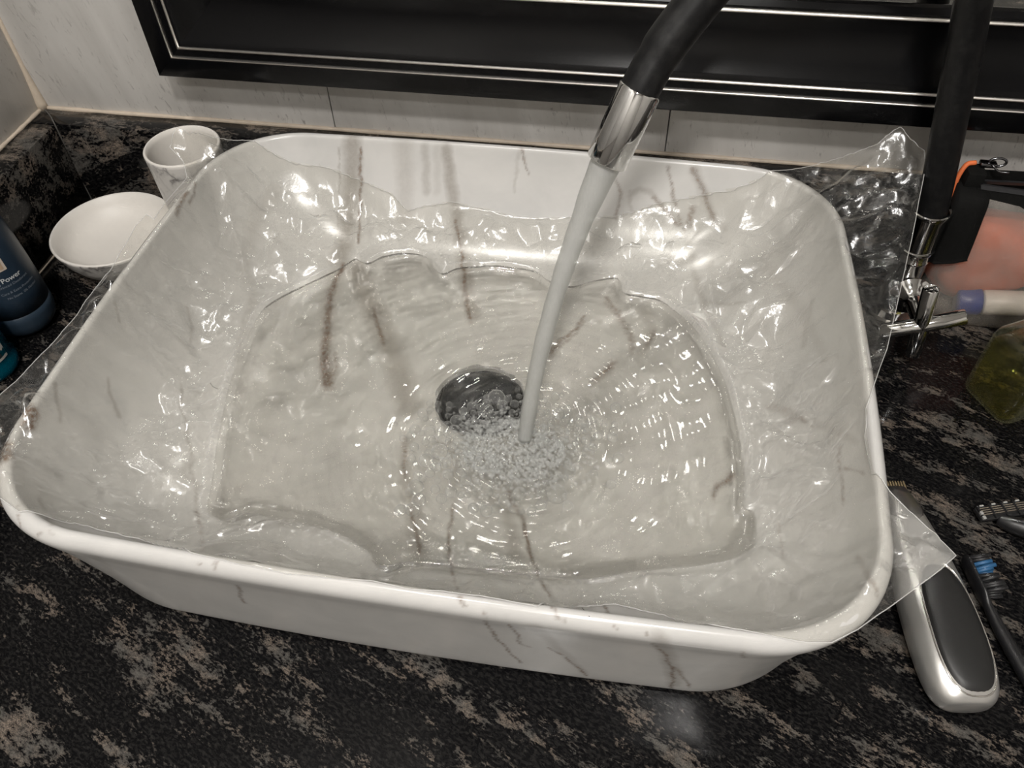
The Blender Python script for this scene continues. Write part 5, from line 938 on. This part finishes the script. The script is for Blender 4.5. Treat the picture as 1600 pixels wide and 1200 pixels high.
# grip: a raised black oval on top
gv = []; gf = []; nr, ns = 12, 48
for i in range(nr + 1):
    q = i / nr
    for k in range(ns):
        a = 2 * math.pi * k / ns; e = 2.7
        sx_ = math.copysign(abs(math.cos(a)) ** (2 / e), math.cos(a)); sy_ = math.copysign(abs(math.sin(a)) ** (2 / e), math.sin(a))
        s = .0960 + .0385 * q * sx_; hw = .0026 + (.0150 + .0012 * sx_) * q * sy_
        top = np.interp(s, sp[:, 0], sp[:, 3]); hwid = np.interp(s, sp[:, 0], sp[:, 1])
        zc = (top + np.interp(s, sp[:, 0], sp[:, 2])) / 2; hz = top - zc
        zz = zc + hz * max(0, 1 - abs(hw / hwid) ** 2.6) ** (1 / 2.6)
        gv.append(tuple(axis0 + ta * s + tb * hw + Vector((0, 0, zz + (.0016 * (1 - q ** 6)) + .0002 - (.0015 if i == nr else 0)))))
for i in range(nr):
    for k in range(ns): gf.append((i * ns + k, i * ns + (k + 1) % ns, (i + 1) * ns + (k + 1) % ns, (i + 1) * ns + k))
mobj('grip', gv, gf, plain('soft_black_grip', (0.012, 0.012, 0.012), .45, 0, .45, grain=.1), tr_)
rimp = [Vector(gv[nr * ns + k]) + Vector((0, 0, .0015)) for k in range(ns)]; rimp.append(rimp[0])
v, f = tube(rimp, .00045, 8, False); mobj('grip_rim', v, f, plain('bright_chrome_line', (0.8, 0.78, 0.75), .15, 1.0), tr_)
hv = []
for s, hw in ((-.001, .0072), (.006, .0092), (.016, .0112), (.022, .0105), (.0255, .0070), (.0265, .0030)):
    zt = float(np.interp(s, sp[:, 0], sp[:, 3])) + .0004; o = axis0 + ta * s
    hv.append([tuple(o - tb * hw + Vector((0, 0, zt - .0028))), tuple(o - tb * hw * .8 + Vector((0, 0, zt - .0003))), tuple(o + Vector((0, 0, zt + .0004))), tuple(o + tb * hw * .8 + Vector((0, 0, zt - .0003))), tuple(o + tb * hw + Vector((0, 0, zt - .0028))), tuple(o + Vector((0, 0, zt - .004)))])
v, f = loft(hv); hd = mobj('head_plate', v, f, plain('grey_steel', (0.30, 0.29, 0.28), .3, .9, grain=.05), tr_)
brass = plain('brass_teeth', (0.42, 0.33, 0.20), .35, .8, grain=.2)
for k in range(9):
    o = axis0 + tb * (-.0068 + k * .0017); d = -ta
    v, f = loft([[tuple(o + d * q + tb * x + Vector((0, 0, z))) for x, z in ((-wx, .0102), (wx, .0102), (wx, .0138), (-wx, .0138))] for q, wx in ((-.001, .00055), (.004, .0005), (.0062, .00025))])
    mobj('comb_tooth', v, f, brass, tr_, False)

# ------------------------------------------------------------------ toothbrush
tbk = plain('black_brush_plastic', (0.010, 0.010, 0.011), .35, 0, .5, grain=.1)
br = thing('toothbrush', (.318, -.085, 0), 'black toothbrush with a band of blue bristles lying on its side', 'toothbrush')
hpts = [(.3125, -.0655, .0075), (.3135, -.0700, .0075), (.3155, -.0790, .0075), (.3178, -.0880, .0075), (.3200, -.0950, .0070), (.3230, -.1050, .0062), (.3270, -.1180, .0062), (.3320, -.1330, .0065), (.3420, -.1600, .0068), (.3520, -.1850, .0068)]
hp_ = spline(hpts, 60); secs = []
for i, p in enumerate(hp_):
    t = i / 59; d = hp_[min(59, i + 1)] - hp_[max(0, i - 1)]; d /= np.linalg.norm(d); nrm = np.array([-d[1], d[0], 0])
    hw = np.interp(t, [0, .03, .1, .38, .45, .6, 1], [.0006, .0016, .0020, .0020, .0024, .0036, .0052]); hz = np.interp(t, [0, .03, .1, .36, .46, .6, 1], [.002, .0045, .0060, .0060, .0034, .0036, .0052])
    secs.append([tuple(p + nrm * hw * math.cos(a) + np.array([0, 0, hz * math.sin(a)])) for a in np.linspace(0, 6.283, 17)[:-1]])
v, f = loft(secs); mobj('handle', v, f, tbk, br)
blu = plain('blue_bristles', (0.02, 0.09, 0.2), .5, grain=.3, gscale=900); bbk = plain('black_bristles', (0.008, 0.008, 0.009), .5, grain=.3, gscale=900)
sd2 = Vector((.965, .235, .22)).normalized(); rb = random.Random(4)
for i in range(11):
    base = hp_[int(4 + i * 1.75)]
    for j in range(4):
        o = Vector(base) + Vector((.0012, 0, -.0040 + j * .0028)); d = (sd2 + Vector((rb.uniform(-.1, .1), rb.uniform(-.12, .12), rb.uniform(-.06, .06)))).normalized(); Ln = .0102 + rb.uniform(-.0012, .0012)
        v, f = tube([o, o + d * Ln * .6, o + d * Ln], [.0011, .0015, .0013], 7); mobj('bristle_tuft', v, f, blu if 3 <= i <= 5 else bbk, br)

# ------------------------------------------------------------------ razor
rz = thing('razor', (.341, -.035, 0), 'black cartridge razor with its blades facing up', 'razor')
u1 = Vector((.0330, .0105, .0010)).normalized(); u2 = Vector((-u1.y, u1.x, 0)).normalized(); ro = Vector((.3268, -.0330, .0075)); un = u1.cross(u2)
RL = .0400
def rbox(name, a0, a1, b0, b1, c0, c1, mat, parent, bev=.0004):
    bm = box_bm(a0, a1, b0, b1, c0, c1, bev, 1)
    for q in bm.verts: q.co = ro + u1 * q.co.x + u2 * q.co.y + un * q.co.z
    return bmobj(name, bm, mat, parent)
steel = plain('blade_steel', (0.62, 0.56, 0.48), .25, 1.0, grain=.1); wht = plain('bright_clip', (0.75, 0.75, 0.74), .25, .7, grain=.05)
cart = rbox('cartridge', 0, RL, -.0050, .0050, -.0030, .0008, tbk, rz, .0008)
for k in range(4):
    rbox('blade', .0018, RL - .0018, -.0020 + k * .0015, -.0014 + k * .0015, .0004, .0017, steel, cart, .0001)
for k in range(6): rbox('guard_bar', .0005 + k * .0078, .0016 + k * .0078, -.0048, .0048, .0002, .0022, tbk, cart, .0002)
for k in range(5): rbox('clip', .0030 + k * .0078, .0056 + k * .0078, .0042, .0053, .0004, .0016, wht, cart, .0002)
for b in (-.0008, -.0040): rbox('end_clip', .0002, .0022, b - .0010, b + .0012, .0008, .0026, wht, cart, .0002)
nk = [ro + u1 * .012 + u2 * -.004 + un * -.003, ro + u1 * .017 + u2 * -.009 + un * -.002, ro + u1 * .024 + u2 * -.014 + un * -.001, ro + u1 * .036 + u2 * -.020, ro + u1 * .060 + u2 * -.034 + un * -.001, ro + u1 * .090 + u2 * -.050 + un * -.001]
v, f = tube(spline(nk, 30), list(np.interp(np.linspace(0, 1, 30), [0, .2, .4, .7, 1], [.0035, .0052, .0062, .0055, .0055])), 16); mobj('handle', v, f, tbk, rz)

# ------------------------------------------------------------------ stray hairs
HAIR = plain('dark_hair', (0.02, 0.015, 0.012), .4, grain=.1)
def hair(pts, label):
    v, f = tube(spline(pts, 16), .00014, 6); return tag(mobj('hair_strand', v, f, HAIR), label, 'hair')
hair([(.2835, -.0900, .0268), (.2850, -.0868, .0267), (.2868, -.0862, .0266), (.2878, -.0885, .0267), (.2895, -.0905, .0266)], 'tiny curled dark hair on the silver trimmer above its grip')
hair([(-.1720, -.0360, .0510), (-.1690, -.0385, .0505), (-.1650, -.0395, .0500)], 'tiny curved dark hair on the plastic sheet beside the water edge')
hair([(.0905, -.1795, .0985), (.0930, -.1835, .1020), (.0945, -.1862, .1042)], 'short straight dark hair on the front rim of the sink')
